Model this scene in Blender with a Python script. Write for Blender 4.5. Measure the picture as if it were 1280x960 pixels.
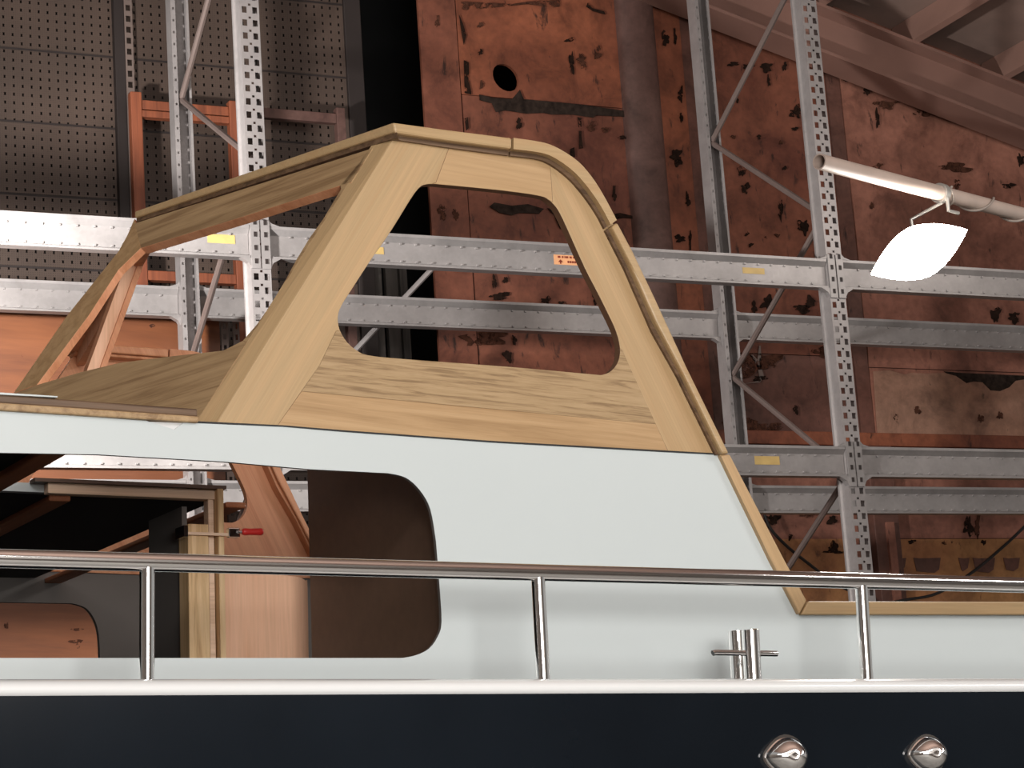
import bpy, bmesh, math, random
from mathutils import Vector, Matrix
from mathutils.geometry import tessellate_polygon

for o in list(bpy.data.objects):
    bpy.data.objects.remove(o)
scene = bpy.context.scene
col = scene.collection
random.seed(7)

# ---------------------------------------------------------------- camera
EYE = 1.6
F = 2841.4                                   # focal length in pixels of a 1280 wide frame
CR = Vector((0.90636563, -0.41717873, -0.06680754)).normalized()
CF = Vector((0.4216511, 0.88319199, 0.20538319)).normalized()
CD = CF.cross(CR).normalized()
CR = CD.cross(CF).normalized()
CAM = Vector((0, 0, EYE))
cam_d = bpy.data.cameras.new('camera')
cam = bpy.data.objects.new('camera', cam_d)
col.objects.link(cam)
cam_d.sensor_width = 36.0
cam_d.lens = F * 36.0 / 1280.0
cam_d.clip_end = 200
mw = Matrix.Identity(4)
for i in range(3):
    mw[i][0], mw[i][1], mw[i][2], mw[i][3] = CR[i], -CD[i], -CF[i], CAM[i]
cam.matrix_world = mw
scene.camera = cam

# ---------------------------------------------------------------- world, lights, exposure
world = bpy.data.worlds.new('shed_air')
scene.world = world
world.use_nodes = True
world.node_tree.nodes['Background'].inputs[0].default_value = (1.0, 0.97, 0.94, 1)
world.node_tree.nodes['Background'].inputs[1].default_value = 0.35
vs = scene.view_settings
vs.view_transform = 'Standard'
vs.look = 'None'
vs.gamma = 1.0
vs.use_curve_mapping = False
vs.exposure = 0.0


def area_light(name, loc, target, sx, sy, power, color=(1, 1, 1)):
    d = bpy.data.lights.new(name, 'AREA')
    d.shape = 'RECTANGLE'
    d.size, d.size_y = sx, sy
    d.energy = power
    d.color = color
    o = bpy.data.objects.new(name, d)
    col.objects.link(o)
    o.location = loc
    o.rotation_euler = (Vector(target) - Vector(loc)).to_track_quat('-Z', 'Y').to_euler()
    return o


def spot_light(name, loc, target, power, angle, color=(1, 1, 1), size=0.1, blend=0.5):
    d = bpy.data.lights.new(name, 'SPOT')
    d.energy = power
    d.color = color
    d.spot_size = math.radians(angle)
    d.spot_blend = blend
    d.shadow_soft_size = size
    o = bpy.data.objects.new(name, d)
    col.objects.link(o)
    o.location = loc
    o.rotation_euler = (Vector(target) - Vector(loc)).to_track_quat('-Z', 'Y').to_euler()
    return o


# row of shed lamps over the work aisle, a lamp over the stern, a flood at the racks, and four added fill lights
area_light('shed_lamp_row', (0.6, -0.9, 4.5), (2.7, 4.7, 2.2), 5.0, 0.35, 110, (1.0, 0.99, 0.97))
area_light('saloon_fill', (0.9, -1.3, 2.3), (2.0, 4.6, 2.3), 1.8, 1.0, 185, (1.0, 0.97, 0.94))  # added low fill, brightens the saloon and near cabin side
area_light('shed_lamp_stern', (6.0, 1.8, 4.2), (3.8, 4.9, 2.4), 1.8, 0.3, 60, (1.0, 0.98, 0.95))
area_light('back_wall_fill', (6.4, 6.9, 4.6), (6.0, 10.0, 3.3), 1.6, 0.3, 12, (1.0, 0.93, 0.87))  # added fill that lifts the back wall
area_light('roof_fill', (1.5, -0.4, 4.3), (1.5, -0.2, 8), 5.0, 0.4, 300, (1.0, 0.97, 0.93))  # added light on the roof, for a bright reflection in the rail
area_light('front_wall_fill', (1.5, -3.2, 2.6), (1.5, -5.0, 4.6), 5.0, 0.4, 170, (1.0, 0.98, 0.96))  # added light on the unseen front wall, mirrored in the polished steel
spot_light('rack_flood', (0.9, 7.15, 3.6), (2.25, 8.3, 3.8), 880, 92, (1.0, 0.98, 0.96), 0.10, 0.8)


# ---------------------------------------------------------------- pixel helpers (a pixel gives only a direction)
def ray(px, py):
    return CF + CR * ((px - 640.0) / F) + CD * ((py - 480.0) / F)


def at_depth(px, py, Z):
    return CAM + ray(px, py) * Z


def on_y(px, py, Y):
    r = ray(px, py)
    return CAM + r * (Y / r.y)


# boat frame: x aft along the boat, y from the near cabin side across the boat, z up, origin at floor level
BX = Vector((0.99762551, 0.0656751, -0.02073939)).normalized()
BY = Vector((-0.06543596, 0.99778453, 0.01200674))
BY = (BY - BX * BX.dot(BY)).normalized()
BZ = BX.cross(BY).normalized()
O_ref = at_depth(775, 465, 4.9)
BO = O_ref - BZ * (O_ref.z / BZ.z)
BM = Matrix.Identity(4)
for i in range(3):
    BM[i][0], BM[i][1], BM[i][2], BM[i][3] = BX[i], BY[i], BZ[i], BO[i]
_c = CAM - BO
CL = Vector((_c.dot(BX), _c.dot(BY), _c.dot(BZ)))


def ray_l(px, py):
    r = ray(px, py)
    return Vector((r.dot(BX), r.dot(BY), r.dot(BZ)))


def L(px, py, y=0.0):                         # on the boat plane y = const
    r = ray_l(px, py)
    return CL + r * ((y - CL.y) / r.y)


def Lz(px, py, z):
    r = ray_l(px, py)
    return CL + r * ((z - CL.z) / r.z)


def Lx(px, py, x):
    r = ray_l(px, py)
    return CL + r * ((x - CL.x) / r.x)


def Lp(px, py, P, n):
    r = ray_l(px, py)
    return CL + r * ((P - CL).dot(n) / r.dot(n))


def lproj(p):                                 # boat point -> pixel, for checks
    w = BM @ Vector(p) - CAM
    return (640 + F * w.dot(CR) / w.dot(CF), 480 + F * w.dot(CD) / w.dot(CF))


# ---------------------------------------------------------------- materials
MATS = {}


def new_mat(name):
    m = bpy.data.materials.new(name)
    m.use_nodes = True
    nt = m.node_tree
    return m, nt, nt.nodes['Principled BSDF']


def node(nt, t, **kw):
    n = nt.nodes.new(t)
    for k, v in kw.items():
        setattr(n, k, v)
    return n


def ramp(nt, stops):
    r = nt.nodes.new('ShaderNodeValToRGB')
    el = r.color_ramp.elements
    while len(el) < len(stops):
        el.new(0.5)
    for e, (p, c) in zip(el, stops):
        e.position = p
        e.color = (*c, 1)
    return r


def mapping(nt, scale, rot=(0, 0, 0), coord='Object'):
    tc = nt.nodes.new('ShaderNodeTexCoord')
    mp = nt.nodes.new('ShaderNodeMapping')
    mp.vector_type = 'TEXTURE'
    mp.inputs['Scale'].default_value = scale
    mp.inputs['Rotation'].default_value = rot
    nt.links.new(tc.outputs[coord], mp.inputs['Vector'])
    return mp


def noise(nt, vec, scale=1.0, detail=4, rough=0.55, dist=0.0):
    n = nt.nodes.new('ShaderNodeTexNoise')
    n.inputs['Scale'].default_value = scale
    n.inputs['Detail'].default_value = detail
    n.inputs['Roughness'].default_value = rough
    n.inputs['Distortion'].default_value = dist
    nt.links.new(vec.outputs[0], n.inputs['Vector'])
    return n


def bump(nt, bsdf, src, strength, dist=0.002):
    b = nt.nodes.new('ShaderNodeBump')
    b.inputs['Strength'].default_value = strength
    b.inputs['Distance'].default_value = dist
    nt.links.new(src, b.inputs['Height'])
    nt.links.new(b.outputs[0], bsdf.inputs['Normal'])


def mixrgb(nt, fac, a, b, mode='MIX'):
    m = nt.nodes.new('ShaderNodeMix')
    m.data_type = 'RGBA'
    m.blend_type = mode
    for sock, v in ((m.inputs[0], fac), (m.inputs[6], a), (m.inputs[7], b)):
        if isinstance(v, (int, float)):
            sock.default_value = v
        elif isinstance(v, tuple):
            sock.default_value = (*v, 1)
        else:
            nt.links.new(v, sock)
    return m.outputs[2]


def plain(name, c, rough=0.5, metal=0.0, vary=0.12, scale=3.0, coat=0.0, spec=0.5, bmp=0.0):
    m, nt, b = new_mat(name)
    mp = mapping(nt, (1, 1, 1))
    n = noise(nt, mp, scale, 5)
    lo = tuple(x * (1 - vary) for x in c)
    hi = tuple(min(1, x * (1 + vary)) for x in c)
    r = ramp(nt, [(0.3, lo), (0.7, hi)])
    nt.links.new(n.outputs[0], r.inputs[0])
    nt.links.new(r.outputs[0], b.inputs['Base Color'])
    b.inputs['Roughness'].default_value = rough
    b.inputs['Metallic'].default_value = metal
    b.inputs['Coat Weight'].default_value = coat
    b.inputs['Coat Roughness'].default_value = 0.08
    b.inputs['Specular IOR Level'].default_value = spec
    if bmp:
        bump(nt, b, n.outputs[0], bmp)
    MATS[name] = m
    return m


def wood(name, light, mid, dark, rot=(0, 0, 0), length=0.7, width=0.03, rough=0.5, contrast=1.0, offset=0.0):
    m, nt, b = new_mat(name)
    mp = mapping(nt, (length, width, width), rot)
    mp.inputs['Location'].default_value = (offset, offset * 0.7, offset * 1.3)
    n1 = noise(nt, mp, 1.0, 5, 0.6, 0.6)
    mp2 = mapping(nt, (length * 0.25, width * 0.12, width * 0.12), rot)
    n2 = noise(nt, mp2, 1.0, 3, 0.7)
    w = 0.16 / contrast
    r = ramp(nt, [(0.5 - w, dark), (0.5, mid), (0.5 + w, light)])
    nt.links.new(n1.outputs[0], r.inputs[0])
    r2 = ramp(nt, [(0.3, (0.78, 0.76, 0.72)), (0.65, (1.0, 1.0, 1.0))])
    nt.links.new(n2.outputs[0], r2.inputs[0])
    out = mixrgb(nt, 0.6, r.outputs[0], r2.outputs[0], 'MULTIPLY')
    nt.links.new(out, b.inputs['Base Color'])
    b.inputs['Roughness'].default_value = rough
    bump(nt, b, n2.outputs[0], 0.12, 0.001)
    MATS[name] = m
    return m


TL, TM, TD = (0.495, 0.322, 0.165), (0.435, 0.272, 0.131), (0.35, 0.21, 0.094)
RAKE = math.radians(58)
wood('teak_rail', TL, TM, TD, (0, math.radians(3), 0), 0.5, 0.022, 0.5, 1.0)
wood('teak_rail_plain', TL, TM, (0.37, 0.24, 0.115), (0, math.radians(3), 0), 0.9, 0.05, 0.5, 0.8, 3.1)
wood('teak_figured', (0.42, 0.285, 0.15), (0.37, 0.245, 0.122), (0.235, 0.143, 0.065), (0, math.radians(2), 0), 0.13, 0.0075, 0.55, 1.1, 5.3)
wood('teak_post_front', TL, (0.44, 0.30, 0.155), TM, (0, -RAKE, 0), 1.1, 0.03, 0.5, 0.9, 1.7)
wood('teak_post_aft', TL, (0.44, 0.295, 0.15), TM, (0, RAKE + 0.1, 0), 1.1, 0.03, 0.5, 0.9, 2.2)
wood('teak_wing', (0.45, 0.302, 0.158), (0.385, 0.252, 0.128), (0.26, 0.158, 0.075), (0, math.radians(4), math.radians(111)), 0.45, 0.022, 0.55, 1.1, 4.4)
wood('teak_cap', TL, (0.44, 0.30, 0.155), TM, (0, 0, 0), 0.8, 0.04, 0.42, 0.8, 0.6)
wood('teak_dark', (0.17, 0.10, 0.055), (0.125, 0.07, 0.036), (0.07, 0.036, 0.018), (0, 0, 0), 0.4, 0.02, 0.5, 1.1, 7.1)  # dark moulding teak, also the shade colour of the cap groove
wood('mahogany', (0.72, 0.34, 0.18), (0.66, 0.29, 0.145), (0.56, 0.22, 0.10), (0, RAKE + 0.1, 0), 0.8, 0.03, 0.5, 0.9, 2.6)
wood('mahogany_pale', (0.84, 0.51, 0.34), (0.80, 0.47, 0.30), (0.72, 0.39, 0.23), (0, math.pi / 2, 0), 0.9, 0.06, 0.5, 0.8, 0.3)
wood('mahogany_beam', (0.50, 0.19, 0.085), (0.44, 0.155, 0.065), (0.36, 0.12, 0.05), (0, 0, math.radians(90)), 0.8, 0.03, 0.55, 0.9, 8.6)
wood('fir', (0.80, 0.57, 0.33), (0.72, 0.49, 0.26), (0.50, 0.30, 0.14), (0, math.pi / 2, 0), 0.35, 0.018, 0.6, 1.1, 1.1)
wood('fir_pink', (0.84, 0.62, 0.46), (0.78, 0.56, 0.40), (0.64, 0.43, 0.29), (0, 0, 0), 0.6, 0.02, 0.6, 0.9, 1.9)
wood('plywood', (0.205, 0.066, 0.020), (0.17, 0.053, 0.016), (0.115, 0.034, 0.011), (0, math.radians(4), 0), 0.9, 0.12, 0.55, 0.8, 6.2)
wood('frame_orange', (0.27, 0.075, 0.03), (0.22, 0.06, 0.025), (0.15, 0.04, 0.017), (0, math.pi / 2, 0), 0.6, 0.03, 0.6, 0.9, 6.9)
wood('board_grey', (0.12, 0.10, 0.09), (0.10, 0.085, 0.075), (0.06, 0.05, 0.045), (0, math.pi / 2, 0), 0.8, 0.04, 0.8, 0.9, 3.9)

plain('white_paint', (0.56, 0.605, 0.605), 0.32, 0, 0.015, 1.2, 0.2)
plain('strake_paint', (0.74, 0.745, 0.74), 0.22, 0, 0.02, 1.0, 0.5)
plain('hull_navy', (0.006, 0.0085, 0.012), 0.18, 0, 0.25, 1.6, 0.0, 0.3)
plain('deckhead_shade', (0.008, 0.007, 0.007), 0.85, 0, 0.2, 3)  # near-black: shade under the cabin roof put into the colour
plain('lining_grey', (0.13, 0.115, 0.105), 0.8, 0, 0.1, 2)
plain('film_ply_brown', (0.115, 0.066, 0.045), 0.45, 0, 0.10, 40)
plain('steel_polished', (0.86, 0.85, 0.84), 0.11, 1.0, 0.03, 2)
plain('clamp_red', (0.62, 0.03, 0.025), 0.35, 0, 0.08, 20)
plain('sealant_black', (0.01, 0.01, 0.01), 0.6)
plain('paint_gap', (0.03, 0.03, 0.03), 0.7)
plain('tape_yellow', (0.50, 0.34, 0.12), 0.5, 0, 0.15, 14)
plain('label_orange', (0.75, 0.36, 0.17), 0.5, 0, 0.08, 14)
plain('label_ink', (0.22, 0.03, 0.01), 0.6)
plain('pole_paint', (0.50, 0.39, 0.33), 0.42, 0, 0.10, 9)
plain('cable_grey', (0.35, 0.29, 0.25), 0.6)
plain('cable_black', (0.012, 0.009, 0.008), 0.6)
plain('lamp_housing', (0.55, 0.52, 0.48), 0.4, 0.6)
plain('concrete', (0.36, 0.35, 0.33), 0.85, 0, 0.2, 2)
plain('rafter_paint', (0.25, 0.135, 0.105), 0.55, 0.1, 0.12, 2.5)
plain('purlin_paint', (0.32, 0.18, 0.14), 0.6, 0.1, 0.12, 3)
plain('roof_deck', (0.24, 0.16, 0.13), 0.8, 0, 0.2, 3)
plain('shed_wall', (0.58, 0.55, 0.52), 0.8, 0, 0.2, 0.6)
plain('void_black', (0.003, 0.003, 0.003), 0.95)
plain('post_dark', (0.028, 0.020, 0.018), 0.6, 0.3)
plain('post_lip', (0.20, 0.15, 0.13), 0.5, 0.4)


def galvanised(name, c, rough):
    m, nt, b = new_mat(name)
    mp = mapping(nt, (1, 1, 1))
    v = node(nt, 'ShaderNodeTexVoronoi')
    v.inputs['Scale'].default_value = 60
    nt.links.new(mp.outputs[0], v.inputs['Vector'])
    n = noise(nt, mp, 5, 6, 0.65)
    r = ramp(nt, [(0.3, tuple(x * 0.8 for x in c)), (0.7, tuple(min(1, x * 1.12) for x in c))])
    nt.links.new(n.outputs[0], r.inputs[0])
    r2 = ramp(nt, [(0.0, (0.88, 0.88, 0.88)), (1.0, (1, 1, 1))])
    nt.links.new(v.outputs['Color'], r2.inputs[0])
    nt.links.new(mixrgb(nt, 0.7, r.outputs[0], r2.outputs[0], 'MULTIPLY'), b.inputs['Base Color'])
    b.inputs['Metallic'].default_value = 0.35
    b.inputs['Roughness'].default_value = rough
    MATS[name] = m


galvanised('galvanised', (0.315, 0.29, 0.28), 0.42)
galvanised('galvanised_post', (0.325, 0.295, 0.285), 0.45)
plain('brace_steel', (0.17, 0.125, 0.11), 0.5, 0.3)
plain('teak_edge', (0.17, 0.085, 0.045), 0.6)


def rusty(name, base, alt, spot=0.62, spotcol=(0.016, 0.009, 0.007), sc=1.0):
    """old red-brown painted sheet with rust blooms and dark pits"""
    m, nt, b = new_mat(name)
    mp = mapping(nt, (1, 1, 1))
    n1 = noise(nt, mp, 1.5 * sc, 6, 0.6, 0.3)
    r1 = ramp(nt, [(0.35, alt), (0.62, base)])
    nt.links.new(n1.outputs[0], r1.inputs[0])
    mps = mapping(nt, (0.5, 0.5, 1.6))
    n2 = noise(nt, mps, 9 * sc, 5, 0.62, 0.4)
    r2 = ramp(nt, [(spot, (0, 0, 0)), (spot + 0.09, (0.85, 0.85, 0.85))])
    nt.links.new(n2.outputs[0], r2.inputs[0])
    c1 = mixrgb(nt, r2.outputs[0], r1.outputs[0], spotcol)
    n4 = noise(nt, mp, 4.5 * sc, 8, 0.68, 0.5)
    r4 = ramp(nt, [(0.32, (0.42, 0.40, 0.40)), (0.5, (0.95, 0.95, 0.95)), (0.68, (1.25, 1.28, 1.3))])
    nt.links.new(n4.outputs[0], r4.inputs[0])
    c1 = mixrgb(nt, 0.8, c1, r4.outputs[0], 'MULTIPLY')
    n3 = noise(nt, mp, 26 * sc, 4, 0.6)
    r3 = ramp(nt, [(0.3, (0.72, 0.72, 0.72)), (0.6, (1, 1, 1)), (0.8, (1.0, 0.95, 0.9))])
    nt.links.new(n3.outputs[0], r3.inputs[0])
    nt.links.new(mixrgb(nt, 0.75, c1, r3.outputs[0], 'MULTIPLY'), b.inputs['Base Color'])
    b.inputs['Roughness'].default_value = 0.6
    b.inputs['Specular IOR Level'].default_value = 0.35
    bump(nt, b, n2.outputs[0], 0.25, 0.004)
    MATS[name] = m


rusty('rust_sheet', (0.23, 0.078, 0.044), (0.124, 0.038, 0.023), 0.60)
rusty('rust_sheet_bright', (0.27, 0.083, 0.040), (0.152, 0.045, 0.024), 0.61)
rusty('rust_sheet_pink', (0.36, 0.152, 0.104), (0.184, 0.072, 0.048), 0.62)
rusty('rust_sheet_dark', (0.16, 0.066, 0.047), (0.095, 0.045, 0.034), 0.61)
rusty('rust_sheet_tan', (0.34, 0.185, 0.125), (0.28, 0.140, 0.090), 0.64)
rusty('ply_yellow', (0.40, 0.195, 0.075), (0.31, 0.130, 0.055), 0.62, (0.09, 0.032, 0.02))
rusty('pilaster_paint', (0.135, 0.072, 0.058), (0.105, 0.052, 0.042), 0.72)
plain('stain_dark', (0.018, 0.009, 0.006), 0.9, 0, 0.5, 30, 0, 0.1)
plain('stain_grey', (0.065, 0.026, 0.016), 0.9, 0, 0.5, 30, 0, 0.1)
plain('tar', (0.026, 0.017, 0.013), 0.9, 0, 0.5, 30, 0, 0.1)


def ragged(name, scale, cut):
    """lets the sheet below show through in flecks, as where paint is only partly worn off"""
    m = MATS[name]
    nt = m.node_tree
    b = nt.nodes['Principled BSDF']
    n = noise(nt, mapping(nt, (1, 1, 1)), scale, 6, 0.7)
    r = ramp(nt, [(cut, (0, 0, 0)), (cut + 0.06, (1, 1, 1))])
    nt.links.new(n.outputs[0], r.inputs[0])
    tr = nt.nodes.new('ShaderNodeBsdfTransparent')
    mx = nt.nodes.new('ShaderNodeMixShader')
    nt.links.new(r.outputs[0], mx.inputs[0])
    nt.links.new(tr.outputs[0], mx.inputs[1])
    nt.links.new(b.outputs[0], mx.inputs[2])
    nt.links.new(mx.outputs[0], nt.nodes['Material Output'].inputs['Surface'])


ragged('stain_dark', 22, 0.40)
ragged('stain_grey', 16, 0.44)


def perforated(name, c, pitch_x, pitch_z):
    """dark sheet steel with rows of keyhole slots punched right through it"""
    m, nt, b = new_mat(name)
    tc = nt.nodes.new('ShaderNodeTexCoord')
    sx = nt.nodes.new('ShaderNodeSeparateXYZ')
    nt.links.new(tc.outputs['Object'], sx.inputs[0])

    def math_n(op, a, bv=None):
        n = nt.nodes.new('ShaderNodeMath')
        n.operation = op
        for i, v in enumerate((a, bv)):
            if v is None:
                continue
            if isinstance(v, (int, float)):
                n.inputs[i].default_value = v
            else:
                nt.links.new(v, n.inputs[i])
        return n.outputs[0]

    def cell(src, pitch):
        f = math_n('FRACT', math_n('ADD', math_n('DIVIDE', src, pitch), 1000.0))
        return math_n('ABSOLUTE', math_n('SUBTRACT', f, 0.5))
    u, v = cell(sx.outputs[0], pitch_x), cell(sx.outputs[2], pitch_z)
    slot = math_n('MULTIPLY', math_n('LESS_THAN', u, 0.09), math_n('LESS_THAN', v, 0.175))
    u2, v2 = cell(sx.outputs[0], pitch_x / 4), cell(sx.outputs[2], pitch_z / 4)
    pin = math_n('MULTIPLY', math_n('LESS_THAN', u2, 0.10), math_n('LESS_THAN', v2, 0.10))
    hole = math_n('MAXIMUM', slot, pin)
    mp = mapping(nt, (1, 1, 1))
    n = noise(nt, mp, 2.5, 5)
    r = ramp(nt, [(0.3, tuple(x * 0.8 for x in c)), (0.7, tuple(x * 1.15 for x in c))])
    nt.links.new(n.outputs[0], r.inputs[0])
    nt.links.new(r.outputs[0], b.inputs['Base Color'])
    b.inputs['Roughness'].default_value = 0.6
    tr = nt.nodes.new('ShaderNodeBsdfTransparent')
    mx = nt.nodes.new('ShaderNodeMixShader')
    nt.links.new(hole, mx.inputs[0])
    nt.links.new(b.outputs[0], mx.inputs[1])
    nt.links.new(tr.outputs[0], mx.inputs[2])
    nt.links.new(mx.outputs[0], nt.nodes['Material Output'].inputs['Surface'])
    MATS[name] = m


perforated('perforated_steel', (0.066, 0.042, 0.031), 0.0425, 0.0425)

m, nt, b = new_mat('lamp_glass')
b.inputs['Base Color'].default_value = (1, 1, 1, 1)
b.inputs['Emission Color'].default_value = (1.0, 0.95, 0.88, 1)
b.inputs['Emission Strength'].default_value = 90
MATS['lamp_glass'] = m


# ---------------------------------------------------------------- mesh helpers
FRAME = {}


def mesh_of(name, verts, faces, mats, midx=None, smooth=False):
    me = bpy.data.meshes.new(name)
    me.from_pydata([tuple(v) for v in verts], [], faces)
    for mm in mats:
        me.materials.append(MATS[mm])
    if midx:
        for p, i in zip(me.polygons, midx):
            p.material_index = i
    bm = bmesh.new()
    bm.from_mesh(me)
    bmesh.ops.recalc_face_normals(bm, faces=bm.faces)
    bm.to_mesh(me)
    bm.free()
    if smooth:
        for p in me.polygons:
            p.use_smooth = True
    me.update()
    return me


def link(name, me, parent=None, loc=None):
    o = bpy.data.objects.new(name, me)
    col.objects.link(o)
    if parent is not None:
        o.parent = parent
    if loc is not None:
        o.location = loc
    return o


def put(name, verts, faces, mats, parent=None, midx=None, smooth=False, bevel=0.0, segs=2):
    """mesh object; under a world-space thing the points are given in world space"""
    if isinstance(mats, str):
        mats = [mats]
    off = FRAME.get(parent, Vector((0, 0, 0))) if parent is not None else Vector((0, 0, 0))
    vv = [Vector(v) - off for v in verts]
    loc = None
    if parent is None:
        lo = Vector([min(v[i] for v in vv) for i in range(3)])
        hi = Vector([max(v[i] for v in vv) for i in range(3)])
        loc = Vector(((lo.x + hi.x) / 2, (lo.y + hi.y) / 2, lo.z))
        vv = [v - loc for v in vv]
    me = mesh_of(name, vv, faces, mats, midx, smooth)
    o = link(name, me, parent, loc)
    if parent is not None:
        FRAME[o] = off
    else:
        FRAME[o] = loc
    if bevel:
        b_ = o.modifiers.new('bevel', 'BEVEL')
        b_.width = bevel
        b_.segments = segs
        b_.limit_method = 'ANGLE'
        b_.angle_limit = math.radians(35)
    return o


def tag(o, label=None, cat=None, group=None, kind=None):
    if label:
        o['label'] = label
    if cat:
        o['category'] = cat
    if group:
        o['group'] = group
    if kind:
        o['kind'] = kind
    return o


def thing(name, loc, label, cat, group=None, matrix=None):
    o = bpy.data.objects.new(name, None)
    col.objects.link(o)
    o.empty_display_size = 0.2
    if matrix is not None:
        o.matrix_world = matrix
        FRAME[o] = Vector((0, 0, 0))
    else:
        o.location = loc
        FRAME[o] = Vector(loc)
    return tag(o, label, cat, group)


def plate_geo(outer, vec, holes=()):
    loops = [list(map(Vector, outer))] + [list(map(Vector, h)) for h in holes]
    flat = [p for l in loops for p in l]
    n = len(flat)
    tris = tessellate_polygon(loops)
    verts = flat + [p + vec for p in flat]
    faces = [tuple(t) for t in tris] + [tuple(i + n for i in reversed(t)) for t in tris]
    mi = [0] * len(tris) + [1] * len(tris)
    base = 0
    for l in loops:
        k = len(l)
        for i in range(k):
            a, b_ = base + i, base + (i + 1) % k
            faces.append((a, b_, b_ + n, a + n))
            mi.append(1)
        base += k
    return verts, faces, mi


def plate(name, outer, vec, mats, parent=None, holes=(), bevel=0.0):
    """flat piece with its outline in one plane, given thickness along vec; mats = face, back and edges"""
    if isinstance(mats, str):
        mats = [mats, mats]
    v, f, mi = plate_geo(outer, vec, holes)
    return put(name, v, f, mats, parent, mi, bevel=bevel)


def box_geo(lo, hi):
    x0, y0, z0 = lo
    x1, y1, z1 = hi
    v = [(x0, y0, z0), (x1, y0, z0), (x1, y1, z0), (x0, y1, z0), (x0, y0, z1), (x1, y0, z1), (x1, y1, z1), (x0, y1, z1)]
    f = [(0, 3, 2, 1), (4, 5, 6, 7), (0, 1, 5, 4), (1, 2, 6, 5), (2, 3, 7, 6), (3, 0, 4, 7)]
    return v, f


def box(name, lo, hi, mat, parent=None, bevel=0.0):
    v, f = box_geo(lo, hi)
    return put(name, v, f, mat, parent, bevel=bevel)


def join_geo(parts):
    V, Fc = [], []
    for v, f in parts:
        b0 = len(V)
        V += [Vector(p) for p in v]
        Fc += [tuple(i + b0 for i in q) for q in f]
    return V, Fc


def tube_geo(pts, r, seg=14, r2=None, caps=True):
    pts = [Vector(p) for p in pts]
    V, Fc = [], []
    up = Vector((0.13, 0.21, 0.97))
    prev = None
    for i, p in enumerate(pts):
        d = (pts[min(i + 1, len(pts) - 1)] - pts[max(i - 1, 0)]).normalized()
        if prev is None:
            u = d.cross(up)
            if u.length < 0.05:
                u = d.cross(Vector((1, 0, 0)))
            u.normalize()
        else:
            u = (prev - d * prev.dot(d)).normalized()
        prev = u
        w = d.cross(u)
        rr = r if r2 is None else r + (r2 - r) * i / (len(pts) - 1)
        for k in range(seg):
            a = 2 * math.pi * k / seg
            V.append(p + (u * math.cos(a) + w * math.sin(a)) * rr)
    for i in range(len(pts) - 1):
        for k in range(seg):
            k2 = (k + 1) % seg
            Fc.append((i * seg + k, i * seg + k2, (i + 1) * seg + k2, (i + 1) * seg + k))
    if caps:
        Fc.append(tuple(range(seg)))
        Fc.append(tuple((len(pts) - 1) * seg + k for k in range(seg)))
    return V, Fc


def smooth_by_angle(o, ang=40):
    me = o.data
    for p in me.polygons:
        p.use_smooth = True
    bm = bmesh.new()
    bm.from_mesh(me)
    for e in bm.edges:
        if len(e.link_faces) == 2 and e.calc_face_angle(0) > math.radians(ang):
            e.smooth = False
    bm.to_mesh(me)
    bm.free()
    return o


def tube(name, pts, r, mat, parent=None, seg=16, r2=None, caps=True):
    v, f = tube_geo(pts, r, seg, r2, caps)
    return smooth_by_angle(put(name, v, f, mat, parent))


def crom(pts, n=3, closed=False):
    """Catmull-Rom through the points"""
    P = [Vector(p) for p in pts]
    out = []
    k = len(P)
    for i in range(k if closed else k - 1):
        a = P[(i - 1) % k] if closed or i > 0 else P[0]
        b_ = P[i]
        c = P[(i + 1) % k]
        d = P[(i + 2) % k] if closed or i + 2 < k else P[-1]
        for j in range(n):
            t = j / n
            out.append(0.5 * ((2 * b_) + (c - a) * t + (2 * a - 5 * b_ + 4 * c - d) * t * t + (3 * b_ - a - 3 * c + d) * t ** 3))
    if not closed:
        out.append(P[-1])
    return out


def sweep(name, path, prof_fn, mat, parent=None, bevel=0.0):
    """sweep: prof_fn(i) gives the ring of points at path step i"""
    rings = [prof_fn(i) for i in range(len(path))]
    k = len(rings[0])
    V = [p for r in rings for p in r]
    Fc = []
    for i in range(len(rings) - 1):
        for j in range(k):
            j2 = (j + 1) % k
            Fc.append((i * k + j, i * k + j2, (i + 1) * k + j2, (i + 1) * k + j))
    Fc.append(tuple(range(k)))
    Fc.append(tuple((len(rings) - 1) * k + j for j in range(k)))
    return put(name, V, Fc, mat, parent, bevel=bevel)


# ================================================================ THE SHED
RYF, RD = 8.2656, 1.0137                      # rack front plane and depth
RXL, BAY = 2.8828, 2.7
RH_TOP, RH_LOW = 2.5379 + EYE, 1.6849 + EYE
YW = 10.15                                    # face of the panelled back wall

floor = box('floor', (-9, -5, -0.1), (16, 13, 0.0), 'concrete')
tag(floor, kind='structure')
wall = box('wall_back', (-7, YW + 1.5, 0), (16, YW + 1.6, 9.5), 'void_black')
tag(wall, kind='structure')
for nm, lo, hi in (('wall_left', (-7.1, -5, 0), (-7.0, YW + 1.5, 9.5)), ('wall_front', (-7, -5.1, 0), (13, -5.0, 9.5))):
    tag(box(nm, lo, hi, 'shed_wall'), kind='structure')


def wx(px, py=250, Y=None):
    return on_y(px, py, Y or YW).x


def wz(px, py, Y=None):
    return on_y(px, py, Y or YW).z


def sheet(name, pxl, pxr, z0, z1, mat, dy=0.0, th=0.02, py=250, hole=None):
    x0, x1 = wx(pxl, py), wx(pxr, py)
    y = YW + dy
    outer = [Vector((x0, y, z0)), Vector((x1, y, z0)), Vector((x1, y, z1)), Vector((x0, y, z1))]
    return plate(name, outer, Vector((0, th, 0)), mat, wall, holes=[hole] if hole else ())


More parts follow.
